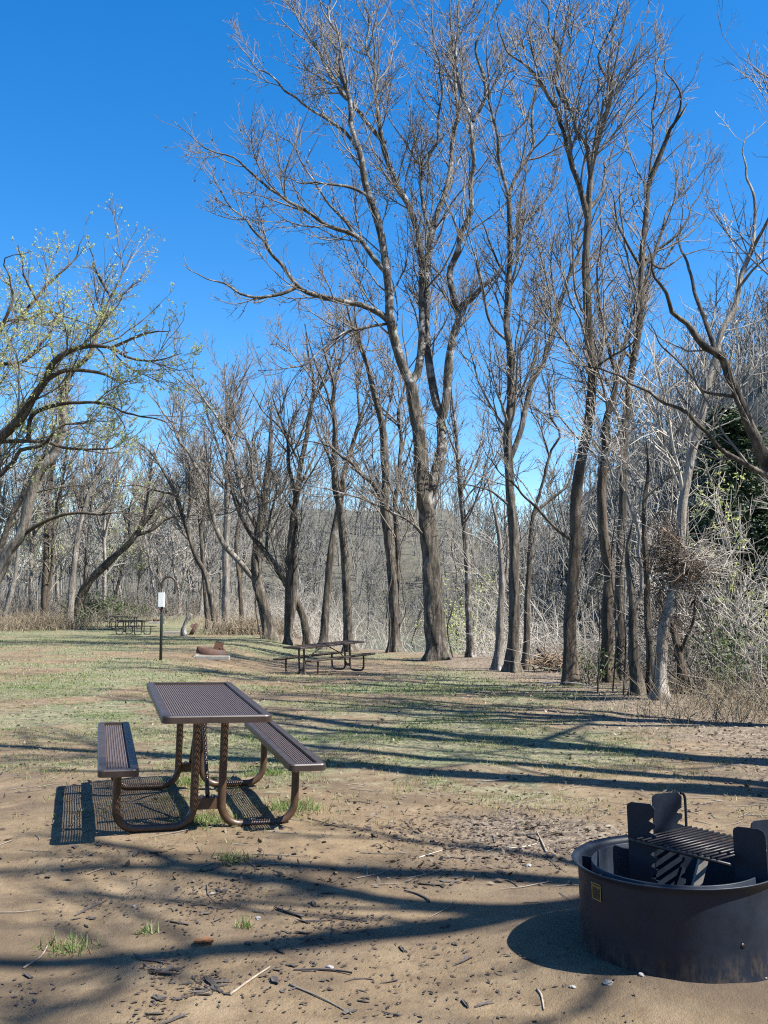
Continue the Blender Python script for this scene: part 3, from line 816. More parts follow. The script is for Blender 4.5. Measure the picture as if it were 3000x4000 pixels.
# trees that stand outside the picture on the right and throw the long shadows
def off_tree(label, x, y, limbs, r, leafless=True, dens=.35):
    b = np.array([x, y, gz1(x, y)])
    root = tag(empty('bare_tree', b), label, 'tree')
    SP, SR = [], []
    for i, (r0, r1, pts) in enumerate(limbs):
        p = np.array(pts, float); K = 26
        P = spline(p, K); u = np.linspace(0, 1, K); R = r0*(1-u)**.8+r1*u
        if i == 0: P[0] = b-np.array([0, 0, .2]); R = R*(1+.5*np.exp(-np.clip(P[:, 2]-b[2], 0, None)/.3))
        MB().tubes(P, R, 12 if i == 0 else 9, wob=.05).obj('trunk' if i == 0 else 'limb', M['bark'], root, off=b)
        SP.append(P); SR.append(R)
    SP = np.array(SP)[1:]; SR = np.array(SR)[1:]
    L = np.linalg.norm(np.diff(SP, axis=1), axis=2).sum()
    P1, R1 = spawn(SP, SR, int(L*1.2*dens), (.2, 1), (22, 60), (.12, .4), 9, up=.12, jit=.13, rr=.6, tip=.012, lmax=3.2)
    P2, R2 = spawn(P1, R1, int(len(P1)*6), (.15, 1), (25, 60), (.25, .6), 6, up=.1, jit=.16, rr=.7, tip=.007, lmax=1.4)
    P3, R3 = spawn(P2, R2, int(len(P2)*2), (.2, 1), (25, 60), (.3, .7), 4, up=.1, jit=.18, rr=.8, tip=.005, lmax=.6)
    MB().tubes(P1, R1, 5).tubes(P2, R2, 3).tubes(P3, R3, 3).obj('crown', M['twig'], root, off=b)
def unshadow(gx_, gy_, z): return (gx_+.70*z, gy_-.28*z, z)
U = unshadow
off_tree('tall forked tree standing outside the picture to the right, throwing the double shadow', 7.2, 6.0, [
 (.30, .22, [(7.2, 6.0, 0), (7.1, 5.95, 2), (6.95, 5.9, 3.4)]),
 (.21, .05, [(6.95, 5.9, 3.4), U(3.0, 7.40, 5.2), U(1.2, 7.95, 7.4), U(-1.4, 8.93, 10), U(-4.0, 9.8, 13.5), U(-6, 10.6, 16)]),
 (.13, .04, [(6.95, 5.9, 3.4), U(3.3, 7.6, 5), U(1.5, 8.5, 7), U(0.0, 9.2, 9), U(-1.5, 10.4, 11), U(-2.3, 11.6, 13)]),
 (.08, .03, [U(-.2, 8.45, 8.6), U(-1.6, 8.2, 10), U(-3.0, 8.3, 12)]),
], .2, dens=.85)
off_tree('second forked tree outside the picture to the right, behind the fire ring', 9.3, 7.6, [
 (.26, .19, [(9.3, 7.6, 0), (9.2, 7.5, 2.5), (9.0, 7.3, 4.5)]),
 (.21, .05, [(9.0, 7.3, 4.5), U(3.6, 8.65, 6.8), U(1.6, 9.85, 8.6), U(-.3, 11.4, 10.5), U(-1.7, 12.9, 13), U(-4, 14.5, 16)]),
 (.15, .04, [(9.0, 7.3, 4.5), U(3.7, 8.75, 6.6), U(1.8, 9.5, 8.6), U(.1, 10.5, 10.4), U(-1.6, 11.9, 13), U(-3, 13, 15)]),
 (.07, .02, [U(1.6, 9.85, 8.6), U(2.2, 11, 10), U(3.0, 12.6, 12)]),
], .2, dens=.85)
off_tree('overhanging tree outside the picture to the right of the camera', 6.6, 2.2, [
 (.22, .16, [(6.6, 2.2, 0), (6.4, 2.3, 2.2), (6.05, 2.7, 4.6)]),
 (.12, .04, [(6.05, 2.7, 4.6), U(1.35, 4.75, 5.9), U(.9, 4.66, 6.6), U(.08, 4.36, 7.6), U(-.7, 4.1, 8.6), U(-1.58, 3.97, 9.8), U(-3, 4.0, 11.5)]),
 (.09, .025, [U(.75, 4.6, 6.8), U(.1, 4.75, 7.6), U(-.36, 5.0, 8.4), U(-1.0, 5.2, 9.2), U(-1.5, 5.6, 10.2), U(-2.3, 5.95, 11.5)]),
 (.05, .02, [U(1.5, 4.8, 5.8), U(1.0, 5.5, 6.9), U(.2, 5.9, 8.2), U(-.5, 6.2, 9.5)]),
 (.12, .03, [(6.05, 2.7, 4.6), (6.3, 3.0, 7), (6.6, 2.5, 10), (6.2, 1.5, 13)]),
], .2, dens=.95)
off_tree('bushy-topped tree on the bank outside the picture, right of the grass', 8.0, 10.2, [
 (.24, .15, [(8.0, 10.2, -1), (7.9, 10.1, 3), (7.8, 10.2, 6.5)]),
 (.14, .04, [(7.8, 10.2, 6.5), (7.6, 10.6, 10), (7.9, 11.2, 14), (7.6, 11.4, 18)]),
 (.12, .03, [(7.8, 10.2, 6.5), (8.4, 9.8, 9), (8.8, 9.2, 13), (8.9, 9.0, 16)]),
 (.10, .03, [(7.85, 10.15, 5.2), (8.3, 11, 8), (8.6, 11.9, 12), (8.4, 12.6, 15)]),
 (.09, .03, [(7.9, 10.1, 4.2), (7.3, 9.6, 7), (7.2, 9.0, 10), (6.8, 8.7, 13)]),
], .2, dens=1.2)
off_tree('farther bank tree outside the picture, right of the grass', 9.0, 14.5, [
 (.26, .16, [(9.0, 14.5, -2), (9.0, 14.4, 2), (8.9, 14.5, 6)]),
 (.14, .04, [(8.9, 14.5, 6), (8.8, 14.9, 10), (9.2, 15.2, 14), (9.0, 15.4, 19)]),
 (.12, .03, [(8.9, 14.5, 6), (9.6, 14.0, 9), (9.9, 13.4, 13), (10, 13, 17)]),
 (.10, .03, [(8.95, 14.5, 4.5), (9.3, 15.4, 8), (9.4, 16.4, 12), (9.2, 17, 15)]),
], .2, dens=1.2)
#WOODS
# ------------------------------------------------------------------ woods beyond, saplings, brush
def proto_tree(h, n1, n2, n3, tipr, sides=(6, 4, 3), lean=.06, r=None, fork=True, up=.12, nf=4, kk=(12, 6, 4)):
    """arrays of a free-standing bare tree at the origin: trunk+limbs mesh, crown mesh"""
    K = kk[0]; r = r or h*.011
    d = np.array([lean*rng.normal(), lean*rng.normal(), 1.0]); P = [np.zeros(3)]
    for k in range(K-1):
        d = unit(d+rng.normal(size=3)*.07*np.array([1, 1, .2])); P.append(P[-1]+d*h/(K-1))
    P = np.array(P); R = r*(1-np.linspace(0, 1, K)*.8); R[0] *= 1.4
    SP = [P]; SR = [R]
    if fork:
        F, FR = spawn(P[None], R[None], nf, (.3, .7), (18, 40), (.35, .6), K, up=up, jit=.07, rr=.65, tip=tipr*2, lmax=h*.6, slim=.02)
        SP += list(F); SR += list(FR)
    SP = np.array(SP); SR = np.array(SR)
    tr = MB().tubes(SP, SR, sides[0], wob=.04)
    P1, R1 = spawn(SP, SR, n1, (.2, 1), (25, 60), (.18, .42), kk[1], up=up, jit=.14, rr=.6, tip=tipr*1.3, lmax=h*.3)
    P2, R2 = spawn(P1, R1, n2, (.15, 1), (25, 60), (.3, .65), kk[2], up=up, jit=.16, rr=.7, tip=tipr, lmax=h*.13)
    cr = MB().tubes(P1, R1, sides[1]).tubes(P2, R2, 3)
    tips = P2
    if n3:
        P3, R3 = spawn(P2, R2, n3, (.2, 1), (25, 60), (.35, .75), 3, up=up, jit=.18, rr=.8, tip=tipr*.8, lmax=h*.06)
        cr.tubes(P3, R3, 3); tips = P3
    return tr, cr, tips

# the wooded hills: one mass of far trees
def merge_copies(mb, src, pos, sc, rot):
    v = np.concatenate(src.v); q = np.concatenate(src.q)
    c, s = np.cos(rot), np.sin(rot); n = len(pos)
    X = (v[None, :, 0]*c[:, None]-v[None, :, 1]*s[:, None])*sc[:, None]+pos[:, 0:1]
    Y = (v[None, :, 0]*s[:, None]+v[None, :, 1]*c[:, None])*sc[:, None]+pos[:, 1:2]
    Z = v[None, :, 2]*sc[:, None]+pos[:, 2:3]
    Q = (q[None]+(np.arange(n)*len(v))[:, None, None]).reshape(-1, 4)
    mb.add(np.stack([X, Y, Z], -1).reshape(-1, 3), Q)
th = rng.uniform(-.46, .52, 9000); rr_ = rng.uniform(60, 215, 9000)
wx_, wy_ = rr_*np.sin(th), rr_*np.cos(th)
ss = bank_s(wx_, wy_)
f0_ = 31-12*sst(th, .08, .26); ok = ((ss > f0_) | ((ss < -1) & (rr_ > 92)) | ((rr_ > 118) & (th < .1))) & ~((th > .29) & (rr_ < 84))
wx_, wy_ = wx_[ok][:900], wy_[ok][:900]
wpos = np.stack([wx_, wy_, gz(wx_, wy_)-.2], 1)
wood = MB(); protos = []
for k in range(6):
    t_, c_, _ = proto_tree(11, 13, 40, 0, .024, sides=(3, 3, 3), r=.13, nf=2, kk=(7, 4, 3))
    t_.v += c_.v; t_.q += [x+t_.n for x in c_.q]; t_.n += c_.n; protos.append(t_)
which = rng.integers(0, 6, len(wpos))
for k in range(6):
    m_ = which == k
    merge_copies(wood, protos[k], wpos[m_], rng.uniform(.7, 1.25, m_.sum()), rng.uniform(0, 6.28, m_.sum()))
tag(wood.obj('woodland', M['twig_far']), 'grey bare woods covering the hills across the river and beyond the field', 'woods', kind='stuff')
# hillside scrub of twigs under those trees
n = 7000
th = rng.uniform(-.46, .52, n*2); rr_ = np.sqrt(rng.uniform(55**2, 190**2, n*2)); x_, y_ = rr_*np.sin(th), rr_*np.cos(th)
ss = bank_s(x_, y_); ok = ((ss > 29-12*sst(th, .08, .26)) | ((ss < -1) & (rr_ > 84)) | ((rr_ > 112) & (th < .1))); x_, y_ = x_[ok][:n], y_[ok][:n]; n = len(x_)
th2 = rng.uniform(-.28, .12, 2600); r2 = rng.uniform(72, 125, 2600); x2, y2 = r2*np.sin(th2), r2*np.cos(th2); z2 = gz(x2, y2); s2 = bank_s(x2, y2); ok = (z2 > -2.5) & (s2 > 5); x_, y_ = np.r_[x_, x2[ok]], np.r_[y_, y2[ok]]; n = len(x_)
b_ = np.stack([x_, y_, gz(x_, y_)], 1); d_ = rng.normal(size=(n, 3))*np.array([.9, .9, .3])+np.array([0, 0, 2.2])
h_ = rng.uniform(.6, 2.0, n)[:, None]
P = np.stack([b_, b_+d_*h_*.5+rng.normal(size=(n, 3))*.3, b_+d_*h_+rng.normal(size=(n, 3))*.6], 1)
tag(MB().tubes(P, np.tile(np.array([.035, .025, .012]), (n, 1)), 3).obj('hillside_scrub', M['twig_far']),
    'grey twiggy scrub on the hillside across the river', 'scrub', kind='stuff')

# individual bare trees at the wood's edge behind the field
edge = []
for k in range(5):
    t_, c_, tp = proto_tree(14, 60, 420, 900, .011, sides=(8, 4, 3), lean=.10, r=.17)
    mt = t_.mesh('trunk'); mc = c_.mesh('crown'); mt.materials.append(M[['bark_grey', 'bark', 'bark_pale', 'bark_grey', 'bark'][k]]); mc.materials.append(M['twig_wood'])
    fb = MB(); flakes(fb, tp[rng.integers(0, len(tp), 700), 1], (.06, .12), 2, .10)
    ml = fb.mesh('leaves', False, attr='tint'); ml.materials.append(M['spring_leaf'])
    edge.append((mt, mc, ml))
spots = [(20,78),(45,90),(70,72),(128,84),(185,76),(215,92),(245,80),(270,96),(298,88),(352,99),(365,86),(420,92),(436,76),(458,88),(505,80),(545,92),
         (-20,68),(-60,80),(60,98),(160,100),(330,104),(400,106),(232,70),(480,100),(575,74),(12,60)]
def near_by(px, D):
    row = 'front row' if D < 79 else ('middle row' if D < 93 else 'back row')
    for lim, w in ((0, 'at the left edge'), (90, 'behind the leaning grey trunk'), (175, 'behind the mossy trunk pair'), (262, 'above the bright green shrub'),
                   (345, 'behind the far tables'), (425, 'behind the white-barked double stem'), (500, 'behind the slender curving tree'), (700, 'behind the vine-covered trunk')):
        if px < lim: return w+', '+row
for j, (px, D) in enumerate(spots):
    x = (px-829.5)/FPX*D*1.0; z = gz1(x, D); s_ = float(bank_s(np.array([x]), np.array([D]))[0])
    if s_ > 3: continue
    mt, mc, ml = edge[j % 5]
    leafy = px < 330 and j % 3 != 1
    r = tag(empty('bare_tree', (x, D, z-.1), (rng.normal()*.05, rng.normal()*.05, rng.uniform(0, 6.28))),
            ('bare tree with yellow-green leaf buds in the wood, %s' if leafy else 'bare tree in the wood at the field edge, %s') % near_by(px, D), 'tree', 'trees of the wood behind the field')
    r.scale = (1, 1, rng.uniform(.85, 1.2))
    link_mesh('trunk', mt, None, r); link_mesh('crown', mc, None, r)
    if leafy: link_mesh('leaves', ml, None, r)
# trees across the river, seen between the bank trees
spots = [(640,92),(690,88),(735,96),(790,86),(835,92),(885,84),(985,80),(1030,74),(1065,82),(1180,70),(1215,64),(1275,72),(1345,66),(1400,74),(1690,64),(1020,95),(1160,90),(1250,88),(1380,92),(940,98)]
for j, (px, D) in enumerate(spots):
    x = (px-829.5)/FPX*D; s_ = float(bank_s(np.array([x]), np.array([D]))[0])
    lim = 25-11*float(sst(px, 1050, 1300))
    if s_ < lim: D = D+(lim+1-s_)*.9; x = (px-829.5)/FPX*D
    mt, mc, ml = edge[(j*3+1) % 5]
    r = tag(empty('bare_tree', (x, D, gz1(x, D)-.1), (rng.normal()*.05, rng.normal()*.05, rng.uniform(0, 6.28))),
            'pale bare tree on the far bank, seen %s' % ('left of the largest tree' if px < 900 else 'just right of the largest tree' if px < 1100 else 'just left of the kinked tree' if px < 1235 else 'right of the kinked tree'), 'tree', 'bare trees on the far river bank')
    k = rng.uniform(.55, .85); r.scale = (k, k, k)
    link_mesh('trunk', mt, None, r); link_mesh('crown', mc, None, r)

# evergreens on the hillside to the right
def evergreen():
    h = 11.0
    P = np.array([[0, 0, h*t] for t in np.linspace(0, 1, 8)]); tr = MB().tubes(P, .16*(1-np.linspace(0, 1, 8)*.85), 6)
    n = 90; t = rng.uniform(.12, 1, n); a = rng.uniform(0, 6.28, n); L = (1-t)**.75*3.1*rng.uniform(.55, 1.1, n)+.35
    d = np.stack([np.cos(a), np.sin(a), rng.uniform(-.25, .25, n)], 1)
    b0 = np.stack([np.zeros(n), np.zeros(n), h*t], 1); u = np.linspace(0, 1, 5)
    B = b0[:, None]+d[:, None]*(L[:, None]*u)[..., None]; B[:, :, 2] -= (L[:, None]*u**2)*.28
    br = tr.tubes(B, np.full((n, 5), .02)*(1-u*.6), 3)
    i = rng.integers(0, n, 8000); w = rng.uniform(.15, 1, 8000)
    pos = b0[i]+d[i]*(L[i]*w)[:, None]; pos[:, 2] -= L[i]*w**2*.28
    fb = MB(); flakes(fb, pos, (.08, .19), 1, .18)
    return br.mesh('trunk'), fb.mesh('foliage', False, attr='tint')
ev = [evergreen() for _ in range(3)]
for a, b in ev: a.materials.append(M['bark_dark']); b.materials.append(M['evergreen_leaf'])
evs = [(1478,64,.72,'leftmost of the dark evergreens on the right-hand hillside'), (1520,62,.95,'dark evergreen on the hillside, second from the left of its clump'),
       (1575,58,1.0,'broad dark evergreen in the middle of the hillside clump'), (1648,54,.95,'dark evergreen on the hillside at the right edge'),
       (1575,76,1.1,'dark evergreen highest up the hillside behind the others'), (1628,46,.5,'small dark evergreen lowest on the right-hand hillside'),
       (1545,50,.55,'small dark evergreen below the leftmost of the hillside clump'), (1605,68,1.2,'tall dark evergreen behind the middle of the hillside clump'),
       (1225,104,.75,'lone small evergreen on the hill between the kinked tree and its left neighbour')]
for j, (px, D, k, lab) in enumerate(evs):
    x = (px-829.5)/FPX*D
    r = tag(empty('evergreen_tree', (x, D, gz1(x, D)-.1), (0, 0, j*1.3)), lab, 'tree', 'evergreens on the hillside' if j < 8 else None)
    r.scale = (k*1.45, k*1.45, k*.66)
    link_mesh('trunk', ev[j % 3][0], None, r); link_mesh('foliage', ev[j % 3][1], None, r)

# pale saplings and shrubs along the near bank
def sapling(h, ns, spread):
    SP, SR = [], []
    for k in range(ns):
        d = np.array([rng.normal()*spread, rng.normal()*spread, 1.0]); P = [rng.normal(size=3)*np.array([.12, .12, 0])]
        for j in range(9):
            d = unit(d+rng.normal(size=3)*.12+np.array([0, 0, .03])); P.append(P[-1]+d*h*rng.uniform(.8, 1.1)/9)
        SP.append(P); SR.append(np.linspace(1, .25, 10)*h*.0052)
    SP = np.array(SP); SR = np.array(SR)
    P1, R1 = spawn(SP, SR, 12*ns, (.15, 1), (25, 70), (.18, .5), 6, up=.08, jit=.16, rr=.6, tip=.005, lmax=1.6)
    P2, R2 = spawn(P1, R1, 46*ns, (.1, 1), (25, 65), (.3, .7), 4, up=.06, jit=.18, rr=.7, tip=.0042, lmax=.7)
    return MB().tubes(SP, SR, 5, wob=.04).mesh('stem'), MB().tubes(P1, R1, 4).tubes(P2, R2, 3).mesh('twigs'), P2
saps = []
for k in range(6):
    a, b, tp = sapling([3.2, 4.6, 2.4, 5.5, 3.8, 2.0][k], [3, 2, 4, 2, 3, 5][k], [.3, .2, .4, .18, .35, .5][k])
    pale = k in (0, 1, 3)
    a.materials.append(M['bark_pale' if pale else 'bark_grey']); b.materials.append(M['twig_pale' if pale else 'twig'])
    fb = MB(); flakes(fb, tp[rng.integers(0, len(tp), 260), 2], (.02, .045), 2, .04); l = fb.mesh('leaves', False, attr='tint'); l.materials.append(M['spring_leaf'])
    saps.append((a, b, l, pale))
SL = {(True, False): ('slender pale-stemmed sapling in the thicket along the river bank', 'pale saplings along the river bank'),
      (False, False): ('brown twiggy shrub in the thicket along the river bank', 'twiggy shrubs along the river bank'),
      (True, True): ('pale sapling with a few yellow-green leaves in the riverside thicket', 'leafing saplings along the river bank'),
      (False, True): ('brown shrub with a few yellow-green leaves in the riverside thicket', 'leafing shrubs along the river bank')}
cnt = 0
for k in range(400):
    if cnt >= 70: break
    D = rng.uniform(12.5, 24) if cnt < 40 else rng.uniform(24, 62)
    bx_ = float(np.interp(D, BANK[:, 1], BANK[:, 0])); off = rng.uniform(.9, 6.0)
    x = bx_+off
    px = 829.5+FPX*x/D
    if px > 1720 or px < 380: continue
    if 790 < px < 1010 and rng.random() < .7: continue
    if D < 14 and off < 1.5: continue
    if px > 1470 and (D < 15 or rng.random() < .45): continue
    a, b, l, pale = saps[int(rng.integers(0, 6))]
    leafy = bool(px > 1500 or 960 < px < 1080) and rng.random() < .3
    lab, grp = SL[(pale, leafy)]
    where = next(w for lim, w in ((600, 'left of the mid-distance table'), (700, 'behind the mid-distance table'), (860, 'left of the twin-stemmed tree'), (1000, 'beside the largest tree'),
                 (1110, 'left of the tall dark straight tree'), (1235, 'left of the kinked tree'), (1330, 'right of the kinked tree'), (1440, 'left of the debris tangle'), (1560, 'under the debris tangle'), (9999, 'near the right edge')) if px < lim)
    lab = {(True, False): 'slender pale sapling in the bank thicket, ', (False, False): 'brown twiggy shrub in the bank thicket, ', (True, True): 'pale leafing sapling in the bank thicket, ',
           (False, True): 'brown leafing shrub in the bank thicket, '}[(pale, leafy)]+where+(', nearer row' if D < 18 else ', farther row' if D > 40 else '')
    r = tag(empty('sapling' if pale else 'shrub', (x, D, gz1(x, D)-.05), (0, 0, rng.uniform(0, 6.28))), lab, 'sapling' if pale else 'shrub', grp)
    q = rng.uniform(.75, 1.2); r.scale = (q, q, q)
    link_mesh('stem', a, None, r); tag(link_mesh('twigs', b, None, r), kind='stuff')
    if leafy: link_mesh('leaves', l, None, r)
    cnt += 1

# low brush too dense to count
def brush(name, label, x, y, h, mat, rad=(.010, .006, .003), lean=.5, wig=.12, tint=None, cat='brush'):
    n = len(x); b_ = np.stack([x, y, gz(x, y)-.03], 1)
    d_ = unit(rng.normal(size=(n, 3))*np.array([lean, lean, .15])+np.array([0, 0, 1])); h = h[:, None]
    m1 = b_+d_*h*.4+rng.normal(size=(n, 3))*wig*h; m2 = b_+d_*h*.75+rng.normal(size=(n, 3))*wig*1.6*h; m3 = b_+d_*h+rng.normal(size=(n, 3))*wig*2.6*h
    P = np.stack([b_, m1, m2, m3], 1)
    R = np.tile(np.array([rad[0], (rad[0]+rad[1])/2, rad[1], rad[2]]), (n, 1))*rng.uniform(.7, 1.3, (n, 1))
    mb = MB().tubes(P, R, 3, a=rng.random(n) if tint else 0.0)
    return tag(mb.obj(name, M[mat], attr='tint' if tint else None), label, cat, kind='stuff')
n = 3600
D = rng.uniform(9.5, 30, n); x = np.interp(D, BANK[:, 1], BANK[:, 0])+rng.gamma(2.0, 1.0, n)+.1
brush('undergrowth', 'tangled tan stems and brambles along the top of the river bank', x, D, rng.uniform(.2, 1.3, n), 'twig', (.007, .005, .0025))
n = 1000
D = rng.uniform(13.5, 32, n); x = np.interp(D, BANK[:, 1], BANK[:, 0])+rng.gamma(2.2, 1.2, n)+.3
brush('bramble', 'whitish arching bramble stems tangled down the river bank', x, D, rng.uniform(.6, 2.6, n), 'twig_pale', (.007, .005, .003), lean=.8, wig=.16)
n = 3600
D = rng.uniform(30, 68, n); x = np.interp(D, BANK[:, 1], BANK[:, 0])+rng.gamma(2.0, 1.1, n)-.2; px_ = 829.5+FPX*x/D; ok = ~((px_ > 770) & (px_ < 1010) & (rng.random(n) < .85)); x, D = x[ok], D[ok]; n = len(x)
brush('undergrowth', 'pale tangled brush on the bank behind the mid-distance picnic table', x, D, rng.uniform(.4, 2.2, n), 'twig_pale', (.010, .007, .004))
n = 3800
D = rng.uniform(60, 92, n); x = -.41*D+rng.uniform(-6, 30, n)
ok = (D-62-.16*(x+26)) > 0; x, D = x[ok], D[ok]
brush('undergrowth', 'tan and grey brush along the far edge of the field', x, D, rng.uniform(.4, 2.4, len(x)), 'twig', (.016, .012, .006))
for px0, D0, w, n, lab in ((545, 50, 2.4, 900, 'clump of pale dry grass by the slim dark tree'), (40, 58, 4.5, 1400, 'tall tan dry grass at the far left edge of the field'),
                           (100, 60, 2.5, 500, 'tan dry grass at the foot of the dark mossy trunk pair')):
    x0 = (px0-829.5)/FPX*D0
    brush('dry_grass', lab, x0+rng.normal(size=n)*w*.5, D0+rng.normal(size=n)*w*.4, rng.uniform(.4, 1.1, n), 'dry_grass', (.016, .010, .004), lean=.35, tint=True, cat='dry grass')
n = 1000
D = 11.2+rng.gamma(2, 1.1, n); x = np.interp(D, BANK[:, 1], BANK[:, 0])+rng.normal(size=n)*.8-.2
brush('dry_grass', 'thin dry weeds along the foot of the bank trees', x, D, rng.uniform(.12, .55, n), 'dry_grass', (.004, .003, .0015), lean=.35, tint=True, cat='dry grass')

# leafy green shrubs
def leafy_shrub(px, py, D, rad, h, n, lab, mat='shrub_leaf', sz=(.05, .12)):
    b = W(px, py, D); b[2] = gz1(b[0], b[1])
    r = tag(empty('leafy_shrub', b), lab, 'shrub')
    m = 26; dd = unit(rng.normal(size=(m, 3))*np.array([.55, .55, .2])+np.array([0, 0, 1.0]))
    u = np.linspace(0, 1, 6)
    P = dd[:, None]*(u*h)[None, :, None]+rng.normal(size=(m, 6, 3))*.05*h*u[None, :, None]
    P[:, :, :2] += rng.normal(size=(m, 1, 2))*rad*.35
    MB().tubes(P, np.tile(.012*(1-u*.7), (m, 1)), 4).obj('stems', M['twig'], r)
    cl = rng.normal(size=(n//14, 3))*np.array([rad*.5, rad*.5, h*.26])+np.array([0, 0, h*.5])
    pos = np.repeat(cl, 14, 0)+rng.normal(size=(len(cl)*14, 3))*rad*.16
    pos[:, 2] = np.clip(pos[:, 2], .03, None)
    fb = MB(); flakes(fb, pos, sz, 1, .02); fb.obj('leaves', M[mat], r, smooth=False, attr='tint')
leafy_shrub(205, 1322, 68, 2.0, 1.9, 1500, 'bright green shrub at the field edge beside the thick leaning trunk')
leafy_shrub(262, 1320, 70, 1.8, 1.3, 1100, 'low green shrub right of the bright green one at the field edge', sz=(.05, .11))
leafy_shrub(172, 1322, 66, 1.2, .9, 600, 'dull green low shrub at the foot of the grey straight tree')
leafy_shrub(1560, 1440, 16.5, .8, 1.3, 800, 'leafy green bramble bush below the debris tangle', sz=(.02, .05))
leafy_shrub(1640, 1470, 15.0, .7, 1.0, 600, 'green bramble bush at the right edge of the bank', sz=(.02, .05))
leafy_shrub(1270, 1455, 19, .6, .7, 500, 'small green bush between the kinked tree and the vine-hung tree', sz=(.02, .05))
leafy_shrub(1010, 1330, 40, 1.6, 4.2, 1500, 'yellow-green leafing bush by the river right of the largest tree', 'spring_leaf', (.04, .08))

# flood debris caught in the trees
c0 = W(1478, 1215, 14.6)
jam = tag(empty('debris_tangle', c0-np.array([.05, 0, .05])), 'brown tangle of flood-borne sticks caught high around the pale leaning tree', 'debris')
def sticks(n, cen, sd, ln, rad, flat=.35, bias=(0, 0, 0)):
    p = rng.normal(size=(n, 3))*np.array(sd)+np.array(cen); d = unit(rng.normal(size=(n, 3))*np.array([1, 1, flat])+np.array(bias))
    L = rng.uniform(ln[0], ln[1], n)[:, None]; b = rng.normal(size=(n, 3))*.08*L
    P = np.stack([p-d*L/2, p+b, p+d*L/2], 1)
    return P, np.tile(np.array([1, .85, .5]), (n, 1))*rng.uniform(rad[0], rad[1], n)[:, None]
P, R = sticks(300, (.02, 0, 0), (.36, .30, .16), (.15, .8), (.004, .010)); q = MB().tubes(P, R, 4)
P, R = sticks(220, (-.30, .05, .36), (.16, .22, .26), (.12, .5), (.004, .010), .8); q.tubes(P, R, 4)
P, R = sticks(260, (-.28, .1, -.6), (.28, .2, .45), (.15, .7), (.003, .008), 1.5); q.tubes(P, R, 4)
tag(q.obj('stick_mass', M['jam'], jam), kind='stuff')
P, R = sticks(150, (.45, 0, .05), (.35, .3, .2), (.4, 1.1), (.003, .008), .4, (.8, 0, .2)); tag(MB().tubes(P, R, 4).obj('pale_twigs', M['twig_pale'], jam), kind='stuff')
for a, b, r_ in (((-.45, -.1, .62), (.12, -.05, .25), .028), ((-.1, -.2, -.12), (.62, .1, .28), .022), ((.1, -.15, -.25), (.75, 0, -.05), .02), ((.05, -.2, .3), (.02, -.1, -.35), .018), ((-.3, -.2, -.3), (.35, -.1, .18), .024)):
    a, b = np.array(a), np.array(b); MB().tubes(spline([a, (a+b)/2+rng.normal(size=3)*.05, b], 9), r_*np.linspace(1, .5, 9), 7, wob=.1, cap=True).obj('branch', M['deadwood'], jam)
jam.scale = (.72, .8, .95)
# a root wad of drift wood at the foot of the trees
c1 = G(1205, 1452)
rw = tag(empty('driftwood_pile', c1), 'dark heap of driftwood sticks behind the foot of the kinked tree', 'driftwood')
P, R = sticks(160, (0, .25, .22), (.30, .2, .12), (.3, .9), (.008, .02), .5); MB().tubes(P, R, 5).obj('stick_mass', M['deadwood'], rw)['kind'] = 'stuff'
P, R = sticks(1, (-.15, .1, .3), (.01, .01, .01), (1.2, 1.2), (.05, .05), .4); MB().tubes(P, R, 8, wob=.08, cap=True).obj('log', M['bark_dark'], rw)
# hanging vines on the bank trees
vn = 0
for px, y0, y1, D in ((1290,1460,1150,16.2),(1322,1462,1050,16.4),(1405,1470,1180,14.5),(1345,1450,1120,15.5),(838,1398,1100,35.5),(868,1395,1180,36),(978,1400,1150,31.5),(565,1360,1080,43.8)):
    pts = [W(px+rng.normal()*7*(0 < t < 1), y0+(y1-y0)*t, D+rng.normal()*.15) for t in np.linspace(0, 1, 7)]
    pts[0][2] = gz1(pts[0][0], pts[0][1])-.03
    o = MB().tubes(spline(pts, 24), np.linspace(.018, .008, 24)*D/18, 5, wob=.06).obj('vine', M['bark'], None)
    tag(o, ['vine climbing beside the foot of the vine-hung tree', 'vine between the vine-hung tree and its right neighbour', 'vine hanging beside the pale mottled leaning tree', 'vine in front of the tall tree with the broken top limb',
            'vine left of the twin-stemmed tree', 'vine right of the twin-stemmed tree', 'long vine hanging right of the largest tree', 'vine on the snapped-off thick trunk'][vn], 'vine'); vn += 1
#OBJECTS
# ------------------------------------------------------------------ picnic tables
def rrect(w, l, r, n=5):
    pts = []
    for cx, cy, a0 in ((w/2-r, l/2-r, 0), (-w/2+r, l/2-r, 90), (-w/2+r, -l/2+r, 180), (w/2-r, -l/2+r, 270)):
        for k in range(n+1):
            a = math.radians(a0+90*k/n); pts.append((cx+r*math.cos(a), cy+r*math.sin(a)))
    return np.array(pts)
def rim_frame(w, l, zt, border, depth, r):
    """flat border with a turned-down apron, open in the middle"""
    o = rrect(w, l, r); e = rrect(w-.012, l-.012, max(r-.006, .01)); i = rrect(w-2*border, l-2*border, .012); n = len(o)
    L = [np.c_[i, np.full(n, zt-.030)], np.c_[i, np.full(n, zt)], np.c_[e, np.full(n, zt)], np.c_[o, np.full(n, zt-.007)],
         np.c_[o, np.full(n, zt-depth)], np.c_[rrect(w-.012, l-.012, max(r-.006, .01)), np.full(n, zt-depth)], np.c_[rrect(w-.012, l-.012, max(r-.006, .01)), np.full(n, zt-.016)], np.c_[i, np.full(n, zt-.016)]]
    mb = MB(); j = np.arange(n); j2 = (j+1) % n
    q = np.concatenate([np.stack([k*n+j, k*n+j2, (k+1)*n+j2, (k+1)*n+j], 1) for k in range(len(L)-1)])
    return mb.add(np.concatenate(L), q[:, ::-1])
